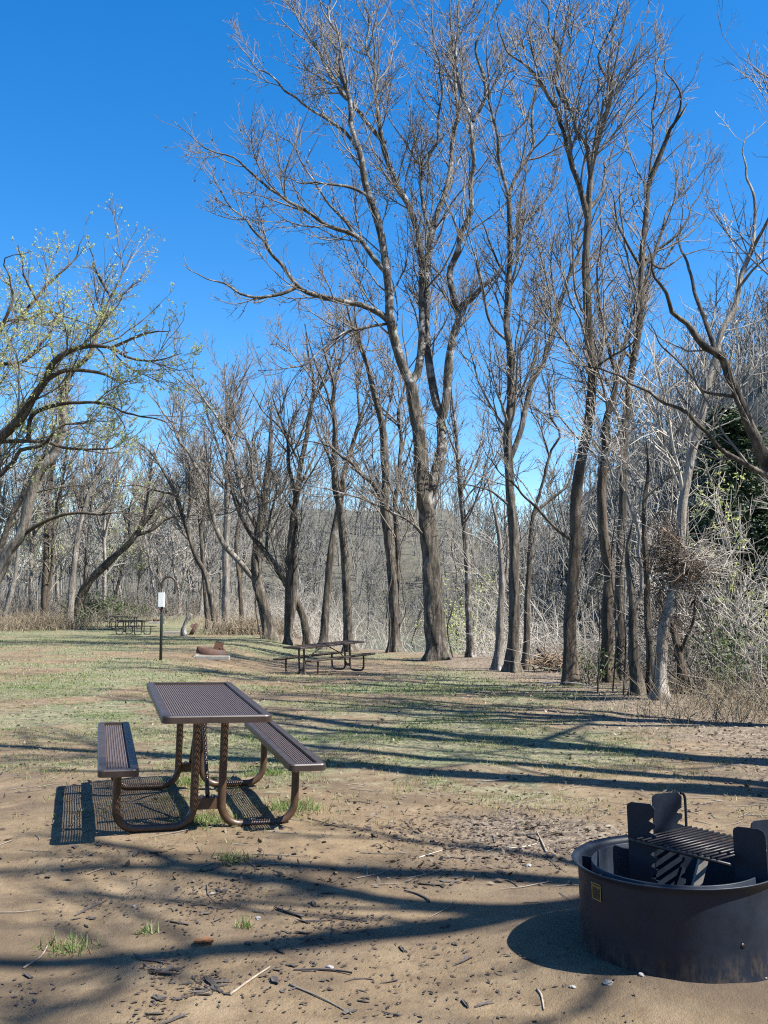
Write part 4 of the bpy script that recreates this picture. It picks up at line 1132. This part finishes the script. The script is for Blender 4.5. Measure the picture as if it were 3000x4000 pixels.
def grid_panel(w, l, z, pitch, bw):
    """expanded-steel mesh: slanted strands both ways"""
    mb = MB(); nx_ = max(2, int(w/pitch)); ny_ = max(2, int(l/(pitch*1.15)))
    xs = np.linspace(-w/2, w/2, nx_+1); ys = np.linspace(-l/2, l/2, ny_+1)
    for x in xs: mb.box((x, 0, z), (bw*1.15, l, .006))
    for y in ys: mb.box((0, y, z-.0035), (w, bw, .005))
    return mb
TW, ZT, ZS, SO, SW = .665, .765, .46, .567, .235
def picnic_table(detail=True, TL=1.90, top='coat', mesh='mesh_coat', leg='leg_coat'):
    r = empty('picnic_table', (0, 0, 0))
    pitch, bw = (.0145, .0046) if detail else (.06, .02)
    t = rim_frame(TW, TL, ZT, .052, .044, .045).obj('tabletop', M[top], r, smooth=False)
    tag(grid_panel(TW-.102, TL-.102, ZT-.018, pitch, bw).obj('mesh_panel', M[mesh], t, smooth=False), kind='stuff')
    for s in (-1, 1):
        b = rim_frame(SW, TL, ZS, .048, .042, .035)
        b.v = [v+np.array([s*SO, 0, 0]) for v in b.v]
        bo = b.obj('bench_seat', M[top], r, smooth=False)
        g = grid_panel(SW-.094, TL-.094, ZS-.020, pitch, bw); g.v = [v+np.array([s*SO, 0, 0]) for v in g.v]
        tag(g.obj('mesh_panel', M[mesh], bo, smooth=False), kind='stuff')
    tr = .0255
    for e in (-1, 1):
        y = e*(TL/2-.35)
        for s in (-1, 1):
            xs, xt = s*(SO-.005), s*.088
            R_ = .13
            pts = [(xs, y, ZS-.042)]+[(xs-s*.0, y, .20)]
            for k in range(1, 8):
                a = math.radians(90*k/8); pts.append((xs-s*R_*(1-math.cos(a)), y, .028+R_*(1-math.sin(a))))
            pts += [(xs-s*R_*1.6, y, .028), (xt+s*R_*1.6, y, .028)]
            for k in range(1, 8):
                a = math.radians(90*k/8); pts.append((xt+s*R_*(1-math.sin(a)), y, .028+R_*(1-math.cos(a))))
            pts += [(xt, y, .20), (xt, y, ZT-.05)]
            P = spline(pts, 60 if detail else 26)
            MB().tubes(P, np.full(len(P), tr), 12 if detail else 6, cap=True).obj('leg', M[leg], r)
            MB().box((xs, y, ZS-.046), (.16, .05, .006)).obj('seat_bracket', M[leg], r, smooth=False)
        MB().box((0, y, ZT-.052), (TW*.8, .05, .010)).obj('top_bracket', M[leg], r, smooth=False)
        c = MB().box((0, y, .165), (.135, .012, .07)).box((0, y-e*.03, .198), (.135, .06, .008)).obj('cross_plate', M[leg], r, smooth=False)
        if detail:
            for bx_ in (-.035, .035):
                MB().tubes([(bx_, y-e*.03, .198), (bx_, y-e*.03, .214)], [.012, .012], 8, cap=True).obj('bolt', M['bolt'], c, smooth=False)
        P = spline([(0, y-e*.035, .21), (0, y-e*.28, .48), (0, e*.06, ZT-.055)], 12)
        MB().tubes(P, np.full(12, .014), 8, cap=True).obj('brace', M[leg], r)
    return r
def seat_on(r, x, y, rz, tilt=(0, 0), dz=0):
    r.location = (x, y, gz1(x, y)+dz); r.rotation_euler = (tilt[0], tilt[1], rz)
t0 = picnic_table()
tag(t0, 'brown metal-mesh picnic table with attached benches, nearest the camera', 'picnic table', 'picnic tables of the camp sites')
t0.location = (-1.302, 6.62, .052); t0.rotation_euler = (.025, .021, .299)
far = picnic_table(False, 2.4, 'coat_far', 'coat_far', 'coat_far')
tag(far, 'dark picnic table on the brown earth beside the largest tree', 'picnic table', 'picnic tables of the camp sites')
seat_on(far, -1.50, 24.0, math.radians(-40), (.035, .0), -.01)
grn = picnic_table(False, 2.1, 'coat_far', 'coat_far', 'coat_green')
tag(grn, 'green-legged picnic table left of the lantern post, the nearer of the overlapping pair', 'picnic table', 'picnic tables of the camp sites')
p = G(288, 1371); seat_on(grn, p[0], p[1], math.radians(57))
for px, py, rz, lab in ((272, 1359, 57, 'picnic table behind the green-legged one, farther of the overlapping pair'), (360, 1330, 8, 'tiny picnic table seen end-on at the far end of the field')):
    c = copy_tree(far if rz == 57 else grn); tag(c, lab)
    p = G(px, py)
    seat_on(c, p[0], p[1], math.radians(rz))

# ------------------------------------------------------------------ fire rings
def lathe(prof, n=72, a0=0.0, a1=2*math.pi):
    full = abs(a1-a0-2*math.pi) < 1e-6
    an = np.linspace(a0, a1, n+1)[:-1] if full else np.linspace(a0, a1, n)
    m = len(an); v = np.concatenate([np.stack([r*np.cos(an), r*np.sin(an), np.full(m, z)], 1) for r, z in prof])
    j = np.arange(m if full else m-1); j2 = (j+1) % m
    q = np.concatenate([np.stack([k*m+j, k*m+j2, (k+1)*m+j2, (k+1)*m+j], 1) for k in range(len(prof)-1)])
    return MB().add(v, q)
RC = (1.235, 4.02)
ring = tag(empty('fire_ring', (RC[0], RC[1], -.008), (-.006, -.022, 0)), 'black steel fire ring with cooking grate in the right foreground', 'fire ring')
H = .41
lathe([(.402, -.05), (.402, H-.035), (.405, H-.02), (.426, H-.004), (.428, H), (.424, H+.003), (.404, H-.006), (.397, H-.02), (.397, -.05)], 96).obj('outer_wall', M['ring'], ring)
lathe([(.346, -.05), (.346, H-.012), (.343, H-.009), (.340, H-.012), (.340, -.05)], 96).obj('inner_wall', M['ring'], ring)
for k in range(8):
    a = math.radians(18+45*k); R = np.array(Matrix.Rotation(a, 3, 'Z'))
    MB().box(R@np.array([.372, 0, H-.05]), (.052, .006, .05), R).obj('spacer', M['ring'], ring, smooth=False)
lathe([(.0005, .035), (.12, .05), (.25, .04), (.343, .03)], 40).obj('ash_bed', M['soot'], ring)
# notched uprights at the two ends of the grate
e1 = unit(np.array([.83, .55, 0])); e2 = unit(np.array([.55, -.83, 0])); GC = np.array([.125, .015, 0])
def upright(cx, w, z0, z1, side, slot=False, ang=0.0):
    pts = [(-w/2, z0), (w/2, z0)]
    if side > 0:
        k = w/2; zz = z0+.11
        while zz < z1-.06:
            pts += [(k, zz), (k-.030, zz+.010), (k-.020, zz+.022), (k-.004, zz+.030)]; zz += .047
        pts += [(k, z1-.02), (k-.02, z1)]
    else: pts += [(w/2, z1-.025), (w/2-.008, z1-.008), (w/2-.025, z1)]
    pts += [(-w/2+.02, z1), (-w/2+.004, z1-.008), (-w/2, z1-.02)]
    bm = prism(pts, .006)
    o = bm_obj('grate_support', bm, M['ring'], ring)
    o.location = (cx[0], cx[1], 0); o.rotation_euler = (0, 0, ang)
    if slot:
        q = MB().tubes(spline([(w/2-.004, 0, z1-.006), (w/2+.012, 0, z1-.012), (w/2+.018, 0, z1-.035), (w/2+.018, 0, z1-.12), (w/2+.016, 0, z1-.20)], 14), np.full(14, .006), 6).obj('guard_rod', M['ring'], o)
    return o
def at_(u, v): return GC+e1*u+e2*v
upright(at_(-.140, -.205), .125, .05, .62, 1, ang=-.62)
upright(at_(.055, -.225), .15, .05, .635, 1, True, ang=.28)
upright(at_(-.045, .262), .125, .05, .585, -1, ang=-.62)
upright(at_(.11, .235), .15, .05, .59, 1, True, ang=.28)
gr2 = MB()
ZG = .468
for v in np.linspace(-.195, .215, 15):
    a, b = at_(-.185, v), at_(.175, v); gr2.tubes([np.r_[a[:2], ZG+.008], np.r_[b[:2], ZG+.008]], [.0055, .0055], 6, cap=True)
gr = gr2.obj('cooking_grate', M['grate'], ring)
for u in (-.185, 0, .175):
    a, b = at_(u, -.235), at_(u, .27); MB().tubes([np.r_[a[:2], ZG-.002], np.r_[b[:2], ZG-.002]], [.0075, .0075], 7, cap=True).obj('grate_rod', M['grate'], gr)
hx = []
for k in range(90):
    a = k*.62; b = at_(.11, .27+.0012*k); hx.append(b+np.array([0, 0, ZG])+e1*math.cos(a)*.014+np.array([0, 0, math.sin(a)*.014]))
MB().tubes(hx, np.full(90, .003), 5).obj('coil_handle', M['bolt'], gr)
bd = MB().box((0, 0, 0), (.040, .016, .40)).obj('charred_board', M['ash'], None, smooth=False)
bd.location = (RC[0]+.085, RC[1]+.055, .245); bd.rotation_euler = (.16, .22, .25)
tag(bd, 'greyed charred board leaning under the grate inside the fire ring', 'board')
# maker's plate
pa = math.atan2(3.60-RC[1], .955-RC[0])
pl = MB().box((0, 0, 0), (.0022, .058, .064)).obj('name_plate', M['plate_black'], ring, smooth=False)
pa = math.radians(203)
pl.location = (.4025*math.cos(pa), .4025*math.sin(pa), H-.078); pl.rotation_euler = (0, 0, pa)
for c, d in (((0, .0283), (.0016, .064)), ((0, -.0283), (.0016, .064)), ((.0313, 0), (.058, .0016)), ((-.0313, 0), (.058, .0016))):
    MB().box((.0016, c[1], c[0]), (.001, d[0], d[1])).obj('plate_border', M['yellow'], pl, smooth=False)
def lettering(txt, size, z, parent, mat):
    cu = bpy.data.curves.new('lettering', 'FONT'); cu.body = txt; cu.size = size; cu.align_x = 'CENTER'; cu.extrude = .0003
    tmp = bpy.data.objects.new('lettering_tmp', cu); COL.objects.link(tmp)
    dg = bpy.context.evaluated_depsgraph_get(); me = bpy.data.meshes.new_from_object(tmp.evaluated_get(dg))
    bpy.data.objects.remove(tmp)
    o = link_mesh('lettering', me, mat, parent); me.materials.clear(); me.materials.append(mat)
    o.rotation_euler = (math.pi/2, 0, math.pi/2); o.location = (.0018, 0, z)
lettering('Pilot Rock', .0115, .016, pl, M['yellow'])
bh = MB().tubes([(.400, 0, 0), (.4045, 0, 0)], [.009, .009], 10, cap=True).obj('bolt_hole_disc', M['plate_black'], ring)  # raised dark disc standing in for a small bolt hole
bh.location = (0, 0, .19); bh.rotation_euler = (0, 0, math.radians(-72))

def rusty_ring(loc, rot, lab, r=.40, h=.17, cut=None):
    o = tag(empty('fire_ring', loc, rot), lab, 'fire ring', 'rusty fire rings of the far sites')
    a1 = 2*math.pi if cut is None else cut
    lathe([(r, 0), (r, h), (r-.008, h), (r-.008, 0)], 40, 0, a1).obj('wall', M['rust'], o)
    for x, y, a in ((.20, -.16, .4), (.20, .16, -.4)):
        bm = prism([(-.13, .03), (.13, .03), (.13, .20), (.10, .21), (.115, .24), (.10, .26), (.115, .29), (.10, .31), (.13, .36), (-.13, .36)], .008)
        s = bm_obj('grate_support', bm, M['rust'], o); s.location = (x, y, 0); s.rotation_euler = (0, 0, a)
    g = MB()
    for k in np.linspace(-.16, .16, 9): g.tubes([(.06, k, .215), (.33, k, .215)], [.007, .007], 5, cap=True)
    g.obj('cooking_grate', M['rust'], o, smooth=False)
    return o
def slab(loc, dims, rz, lab):
    bm = bmesh.new(); bmesh.ops.create_cube(bm, size=1); bmesh.ops.scale(bm, vec=dims, verts=bm.verts[:])
    o = bm_obj('concrete_kerb', bm, M['concrete'], None, bevel=min(dims)*.15); o.location = loc; o.rotation_euler = (0, .0, rz)
    return tag(o, lab, 'kerb')
p = G(448, 1424)
rusty_ring((p[0], p[1]+.45, p[2]+.10), (0, .13, .1), 'tilted rusty fire ring with raised plates right of the lantern post')
slab((p[0]+.14, p[1]-.02, p[2]+.03), (.95, .12, .12), -.06, 'pale concrete kerb in front of the tilted rusty fire ring')
slab((p[0]-.42, p[1]+.55, p[2]+.02), (.10, 1.0, .09), .15, 'pale concrete kerb on the left of the tilted rusty fire ring')
p = G(340, 1347)
slab((p[0], p[1], p[2]+.05), (1.1, .25, .16), .03, 'white kerb by the far rusty fire ring left of the lantern post')
rusty_ring((p[0]-.1, p[1]+.7, p[2]+.1), (0, .08, .3), 'small rusty fire ring behind the white kerb at the far tables')
p = G(375, 1369)
slab((p[0], p[1], p[2]+.06), (1.05, .2, .17), -.02, 'white kerb beam between the lantern post and the broken stump')
p = G(405, 1372)
rusty_ring((p[0]+.18, p[1]+1.0, p[2]+.15), (0, -1.05, .2), 'rusty fire ring tipped on edge behind the broken stump', r=.42, h=.2)
p = G(284, 1325)
slab((p[0], p[1], p[2]+.05), (1.6, .3, .14), 0, 'farthest pale kerb at the back of the field')
p = G(346, 1329)
rusty_ring((p[0], p[1], p[2]), (0, .05, 1.0), 'farthest dark rusty fire ring beside the tiny end-on table', h=.3)

# broken stump
p = G(398, 1375)
st = tag(empty('stump', p), 'split broken stump leaning right beside the white kerb beam', 'stump')
P = spline([(0, 0, -.1), (-.02, 0, .4), (.12, 0, .8), (.34, 0, 1.12)], 18)
MB().tubes(P, np.r_[.19, np.linspace(.15, .07, 17)], 10, wob=.14, cap=True).obj('trunk', M['bark_pale'], st)
P = spline([(-.12, .06, -.1), (-.14, .06, .3), (-.06, .06, .55)], 10)
MB().tubes(P, np.linspace(.10, .03, 10), 8, wob=.15, cap=True).obj('splinter', M['bark_dark'], st)

# ------------------------------------------------------------------ lantern posts
def lantern_post(px, py, h, lab, hook=True, box=False, scale=1.0, flip=1, rz=0.0):
    p = G(px, py)
    o = tag(empty('lantern_post', p, (0, 0, rz)), lab, 'lantern post', 'lantern posts of the camp sites')
    pts = [(0, 0, -.1), (0, 0, h*.5), (0, 0, h-.30)]
    MB().tubes(pts, [.038]*3, 10, cap=True).obj('pole', M['coat_green'], o)
    if hook:
        R_ = .17; q = [(0, 0, h-.42), (0, 0, h-.25), (0, 0, h-.17)]
        for k in range(1, 13):
            a = math.radians(180*k/12); q.append((flip*R_*(1-math.cos(a)), 0, h-.17+R_*math.sin(a)))
        q += [(flip*2*R_, 0, h-.26), (flip*2*R_-flip*.01, 0, h-.40), (flip*(2*R_-.05), 0, h-.44)]
        MB().tubes(spline(q, 40), np.full(40, .030), 10, cap=True).obj('hook', M['coat_far'], o)
    if box:
        bm = bmesh.new(); bmesh.ops.create_cube(bm, size=1); bmesh.ops.scale(bm, vec=(.155, .10, .37), verts=bm.verts[:])
        b = bm_obj('sign_box', bm, M['white_box'], o, bevel=.008); b.location = (0, -.06, h-.60)
        MB().box((0, -.05, h-.85), (.07, .07, .05)).obj('clamp', M['rust'], o, smooth=False)
    return o
lantern_post(347, 1427, 2.16, 'dark hooked lantern post carrying a white box, nearest of the posts', box=True)
lantern_post(402, 1339, 2.2, 'hooked lantern post behind the broken stump', flip=1)
lantern_post(312, 1331, 2.3, 'small far hooked lantern post left of the white box', flip=1)
lantern_post(298, 1331, 2.3, 'straight far post without a hook, leftmost of the posts', hook=False)

# ------------------------------------------------------------------ ground cover and litter
def wedge(n, d0, d1, pw=1.0, m=1.08):
    D = d0+(d1-d0)*rng.random(n)**pw
    return (rng.random(n)*2-1)*.435*m*D, D
def tilt_flakes(name, lab, x, y, size, mat, flat, lift, cat):
    n = len(x); z = gz(x, y)
    c = np.stack([x, y, z+lift*rng.random(n)+.004], 1)
    nrm = unit(rng.normal(size=(n, 3))*flat+np.array([0, 0, 1.0])); u = unit(np.cross(nrm, rng.normal(size=(n, 3)))); v = np.cross(nrm, u)
    s = rng.uniform(size[0], size[1], n)[:, None]; asp = rng.uniform(.25, .6, n)[:, None]
    up_ = nrm*s*rng.uniform(0, .35, n)[:, None]
    V = np.stack([c-u*s, c+v*s*asp, c+u*s+up_, c-v*s*asp+up_*.5], 1)
    mb = MB().add(V, np.arange(n*4).reshape(n, 4), None, rng.random(n)**1.4*(.45+.55*sst(y, 7, 11)))
    return tag(mb.obj(name, M[mat], smooth=False, attr='tint'), lab, cat, kind='stuff')
x, y = wedge(60000, 5.0, 34, 1.25)
g, l, f, _a = masks(x, y); keep = rng.random(len(x)) < np.clip(.08+.75*l+.22*g, 0, 1)*(f < .8); x, y = x[keep], y[keep]
tilt_flakes('leaf_litter', 'pale and brown fallen leaf litter over the grass', x, y, (.010, .034), 'litter', .35, .008, 'leaf litter')
x, y = wedge(9000, 3.0, 9.5, .9)
keep = rng.random(len(x)) < .05+.8*(fbm(x, y, 1.1, 4) > .57); x, y = x[keep], y[keep]
tilt_flakes('bark_crumbs', 'dark crumbs of bark and leaf on the bare soil', x, y, (.003, .010), 'chip', .15, .001, 'bark crumbs')

def grass(name, lab, x, y, h, w, mat='grass', bias=0.0):
    n = len(x); b = np.stack([x, y, gz(x, y)-.004], 1); a = rng.uniform(0, 6.28, n)
    s = np.stack([np.cos(a), np.sin(a), np.zeros(n)], 1)*w[:, None]; d = unit(rng.normal(size=(n, 3))*np.array([.6, .6, .1])+np.array([0, 0, 1]))*h[:, None]
    V = np.stack([b-s, b+s, b+d], 1); t = np.clip(fbm(x, y, .5, 3)*1.6-.45+bias+rng.normal(size=n)*.22, 0, 1)
    mb = MB().add(V, None, np.arange(n*3).reshape(n, 3), t)
    return tag(mb.obj(name, M[mat], smooth=False, attr='tint'), lab, 'grass', kind='stuff')
x, y = wedge(26000, 5.6, 19, .9); g, l, f, _a = masks(x, y); n_ = fbm(x, y, 1.6, 3)
keep = rng.random(len(x)) < np.clip(g*1.5*(n_ > .46), 0, 1)*(f < .5); x, y = np.repeat(x[keep], 8), np.repeat(y[keep], 8)
x = x+rng.normal(size=len(x))*.035; y = y+rng.normal(size=len(y))*.035
grass('grass', 'short patchy spring grass around the nearest picnic table', x, y, rng.uniform(.015, .055, len(x)), rng.uniform(.0018, .004, len(x)))
x, y = wedge(26000, 16, 62, 1.0); g, l, f, _a = masks(x, y)
keep = rng.random(len(x)) < np.clip(g*1.25, 0, 1)*(f < .5); x, y = np.repeat(x[keep], 4), np.repeat(y[keep], 4)
x = x+rng.normal(size=len(x))*.10; y = y+rng.normal(size=len(y))*.10
grass('grass', 'thin green and straw grass across the far field', x, y, rng.uniform(.02, .07, len(x)), rng.uniform(.006, .014, len(x)))
# small green tufts on the bare soil
for px, py, rad, n, lab in ((240, 3070/1.8083*1.218, .10, 260, 'x'),):
    pass
for px, py, rad, n, lab in ((148, 2050, .10, 220, 'bright green grass tuft at the left on the bare soil'), (505, 1857, .09, 150, 'olive grass tuft in front of the nearest table'),
                            (527, 2003, .04, 60, 'tiny green weed among the bark strips'), (318, 2016, .03, 45, 'tiny pale green weed on the bare soil'),
                            (450, 1775, .16, 260, 'green weeds between the table legs'), (630, 1745, .18, 320, 'bright green grass under the right bench'),
                            (575, 1672, .16, 320, 'green grass clump behind the right bench leg'), (415, 1690, .22, 380, 'green grass clump under the tabletop')):
    n = int(n*(2.0 if py < 1800 else .8)); p = G(px, py); x = p[0]+rng.normal(size=n)*rad*.6; y = p[1]+rng.normal(size=n)*rad*.6
    b = np.stack([x, y, gz(x, y)-.004], 1)-p; a = rng.uniform(0, 6.28, n); w = .0035
    s = np.stack([np.cos(a), np.sin(a), np.zeros(n)], 1)*w; d = unit(rng.normal(size=(n, 3))*np.array([.7, .7, .1])+np.array([0, 0, 1]))*rng.uniform(.02, .075, n)[:, None]
    o = MB().add(np.stack([b-s, b+s, b+d], 1), None, np.arange(n*3).reshape(n, 3), rng.random(n)*.4).obj('grass_tuft', M['grass'], None, smooth=False, attr='tint')
    o.location = p; tag(o, lab, 'grass', kind='stuff')

# bark strips, sticks and stones lying in the foreground, one object each
def strip_mesh(L, w, curl, bend):
    n = 8; u = np.linspace(-1, 1, n); mb = MB(); t = .004
    cx = u*L/2; cy = bend*L*(1-u*u); cz = .004+curl*L*np.abs(u)**2*.35; ww = w*(1-.45*np.abs(u)**2)*(1+.25*np.sin(u*7+bend*9))
    a = np.stack([cx, cy-ww/2, cz+.3*ww], 1); b = np.stack([cx, cy, cz], 1); c = np.stack([cx, cy+ww/2, cz+.2*ww], 1)
    top = np.concatenate([a, b, c]); bot = top-np.array([0, 0, t]); v = np.concatenate([top+np.array([0, 0, t]), bot+np.array([0, 0, t*.2])])
    q = []
    for k in range(n-1):
        for r in range(2): q.append((r*n+k, r*n+k+1, (r+1)*n+k+1, (r+1)*n+k))
    m = 3*n; q2 = [tuple(i+m for i in f[::-1]) for f in q]
    for k in range(n-1): q2 += [(k, k+m, k+1+m, k+1), (2*n+k, 2*n+k+1, 2*n+k+1+m, 2*n+k+m)]
    return mb.add(v, q+q2).mesh('bark_strip', False)
def flake_mesh(L, w, seed):
    r = np.random.default_rng(seed); n = 11; a = np.sort(r.uniform(0, 6.28, n)); k = r.uniform(.45, 1.15, n)
    x_ = np.cos(a)*L/2*k; y_ = np.sin(a)*w/2*k+.12*L*np.sin(x_/L*5); z_ = .003+r.uniform(0, .012, n)
    v = [(0, 0, .006)]+list(zip(x_, y_, z_+.003))+[(0, 0, .002)]+list(zip(x_, y_, z_-.001))
    t = []
    for i in range(n):
        j = (i+1) % n; t += [(0, 1+i, 1+j), (n+1, n+2+j, n+2+i), (1+i, n+2+i, n+2+j), (1+i, n+2+j, 1+j)]
    return MB().add(np.array(v), None, np.array(t)).mesh('bark_strip', False)
chips = [strip_mesh(*a) for a in ((.13, .012, .02, .05), (.14, .011, .03, .16), (.12, .009, .02, .22))]+[flake_mesh(*a) for a in ((.10, .03, 1), (.07, .035, 2), (.05, .03, 3), (.12, .022, 4), (.04, .025, 5), (.085, .025, 6), (.06, .02, 7))]
for m_ in chips: m_.materials.append(M['chip'])
def on_ground(o, x, y, rz, dz=.0):
    e = .05; gx_ = (gz1(x+e, y)-gz1(x-e, y))/(2*e); gy_ = (gz1(x, y+e)-gz1(x, y-e))/(2*e)
    nrm = Vector((-gx_, -gy_, 1)).normalized(); q = Vector((0, 0, 1)).rotation_difference(nrm)
    o.rotation_euler = (q.to_matrix() @ Matrix.Rotation(rz, 3, 'Z')).to_euler(); o.location = (x, y, gz1(x, y)+dz)
cl = [(430,1960,70,14),(640,2030,60,10),(730,1990,60,16),(350,2090,50,8),(440,2130,40,8),(150,1850,60,6),(200,1960,70,8),(480,1930,40,8),(640,1900,110,8),(900,2060,120,10),(60,2150,60,4),(330,2180,60,6),
      (560,2100,80,8),(1000,1830,110,18),(800,1790,80,8),(1150,1790,70,12),(1010,1750,150,14),(300,1850,100,8),(760,2140,120,8),(1100,2150,150,8),(560,1880,60,5),(900,1900,60,6)]
k = 0
for px, py, sp, n in cl:
    for _ in range(n):
        p = G(px+rng.normal()*sp*.7, min(2240, py+rng.normal()*sp*.35))
        if math.hypot(p[0]-RC[0], p[1]-RC[1]) < .5: continue
        o = link_mesh('bark_strip', chips[int(rng.choice(10, p=[.05,.06,.04,.13,.14,.14,.1,.12,.12,.1]))], None)
        on_ground(o, p[0], p[1], rng.uniform(0, 6.28)); q = rng.uniform(.55, 1.1); q *= rng.choice([.6, .9, 1.2, 1.6]); o.scale = (q, q*rng.uniform(.5, 1.1), q*.5)
        right = px > 780
        tag(o, 'dark curled bark scrap on the littered soil left of the fire ring' if right else 'dark curled strip of bark on the bare foreground soil', 'bark strip',
            'bark scraps near the fire ring' if right else 'bark strips on the bare soil')
xs_, ys_ = [], []
for px, py, sp, n in cl+[(980,1800,90,20),(1130,1850,60,20),(1160,1780,60,16)]:
    p = G(px, py); m_ = n*15; k_ = sp/FPX*p[1]
    xs_.append(p[0]+rng.normal(size=m_)*k_*.75); ys_.append(p[1]+rng.normal(size=m_)*k_*1.1)
x, y = np.concatenate(xs_), np.concatenate(ys_); ok = (np.hypot(x-RC[0], y-RC[1]) > .47) & (y > 2.7); x, y = x[ok], y[ok]
tilt_flakes('matted_litter', 'matted dark leaf and bark crumbs lying in drifts on the foreground soil', x, y, (.003, .016), 'dark_litter', .10, .001, 'leaf litter')
def stick(px0, py0, px1, py1, r, lab, mat='stick', lift=.0):
    a, b = G(px0, py0), G(px1, py1); c = (a+b)/2; m = c+np.array([rng.normal()*.02, rng.normal()*.02, lift])
    P = spline([a-c+np.array([0, 0, r]), m-c+np.array([0, 0, r]), b-c+np.array([0, 0, r+lift*.3])], 9)
    for j in range(9):
        w = P[j]+c; P[j][2] = max(P[j][2], gz1(w[0], w[1])+r*.7-c[2])
    o = MB().tubes(P, r*np.linspace(1, .55, 9), 6, wob=.08, cap=True).obj('stick', M[mat], None); o.location = c
    return tag(o, lab, 'stick')
stick(497, 2152, 583, 2092, .006, 'grey forked-end stick left of bottom centre on the bare soil')
stick(50, 2096, 103, 2045, .005, 'straight twig by the green tuft at the left')
stick(1160, 2140, 1175, 2185, .005, 'short pale stick at the bottom in front of the fire ring')
stick(625, 2130, 760, 2195, .004, 'thin twig at the bottom centre', 'twig')
stick(430, 1875, 470, 1850, .004, 'small forked twig in front of the table legs', 'twig')
stick(1180, 1842, 1160, 1800, .007, 'stout short stick beside the left wall of the fire ring', 'stick')
stick(905, 1855, 960, 1838, .004, 'pale thin twig right of the nearest table', 'twig_pale')
stick(665, 1770, 735, 1790, .004, 'curved dark twig by the right bench leg', 'chip')
stick(1095, 1835, 1165, 1822, .004, 'whitish twig left of the fire ring rim', 'twig_pale')
stick(1170, 1478, 1290, 1488, .014, 'whitish fallen branch at the foot of the kinked tree', 'twig_pale', .06)
stick(1040, 1690, 1095, 1686, .006, 'short pale stick between the long tree shadows', 'twig_pale')
sm = bmesh.new(); bmesh.ops.create_icosphere(sm, subdivisions=2, radius=1)
for v in sm.verts: v.co *= rng.uniform(.75, 1.15); v.co.z *= .6
stm = bpy.data.meshes.new('stone'); sm.to_mesh(stm); sm.free(); stm.materials.append(M['stone'])
for px, py, r, lab in ((558, 1985, .013, 'small white stone among the bark strips'), (713, 2092, .014, 'pale stone chip right of the grey stick'), (1313, 2126, .016, 'white stone below the dark shadow of the fire ring'),
                       (1385, 2108, .011, 'white stone right of the shadowed stone under the fire ring'), (1237, 2135, .010, 'small white stone left of the fire ring stones'), (1645, 2115, .018, 'white quartz stone at the right edge below the fire ring'),
                       (458, 1933, .012, 'white stone chip above the bark strips'), (290, 1960, .011, 'white pebble at the left of the bark strips'), (1143, 1873, .016, 'pale stone left of the fire ring wall')):
    p = G(px, py); o = link_mesh('stone', stm, None); o.location = (p[0], p[1], p[2]+r*.3); o.scale = (r*1.3, r, r); o.rotation_euler = (0, 0, rng.uniform(0, 6)); tag(o, lab, 'stone')
p = G(440, 2042); lf = link_mesh('dead_leaf', strip_mesh(.085, .05, .12, .03), M['dead_leaf']); on_ground(lf, p[0], p[1], .1, .003); tag(lf, 'orange-brown dead leaf lying on the bare soil', 'leaf')
x, y = wedge(1500, 4.5, 16, .8); keep = rng.random(len(x)) < .35+.65*(fbm(x, y, .8, 3) > .52); x, y = x[keep], y[keep]; n = len(x)
c = np.stack([x, y, gz(x, y)+.006], 1); a = rng.uniform(0, 6.28, n); L = rng.uniform(.03, .16, n); d = np.stack([np.cos(a)*L, np.sin(a)*L, np.zeros(n)], 1)
P = np.stack([c-d, c+rng.normal(size=(n, 3))*np.array([.012, .012, .004]), c+d], 1); P[:, :, 2] = gz(P[:, :, 0].ravel(), P[:, :, 1].ravel()).reshape(n, 3)+.006
tag(MB().tubes(P, np.tile([.003, .0025, .0015], (n, 1)), 4).obj('fallen_twigs', M['twig']), 'small fallen twigs strewn over soil and grass', 'twigs', kind='stuff')

# trim surface colours evenly to offset the raised exposure
for m_ in bpy.data.materials:
    nt = m_.node_tree
    for nd_ in list(nt.nodes):
        if nd_.type in ('BSDF_PRINCIPLED', 'BSDF_TRANSLUCENT') and m_.name not in ('blackened_steel', 'river_water', 'bark_chip'):
            sk = nd_.inputs['Base Color' if nd_.type == 'BSDF_PRINCIPLED' else 'Color']
            if sk.is_linked:
                src = sk.links[0].from_socket
                mx = nt.nodes.new('ShaderNodeMix'); mx.data_type = 'RGBA'; mx.blend_type = 'MULTIPLY'
                mx.inputs[0].default_value = 1.0; mx.inputs[7].default_value = (.80, .80, .80, 1)
                nt.links.new(src, mx.inputs[6]); nt.links.new(mx.outputs[2], sk)
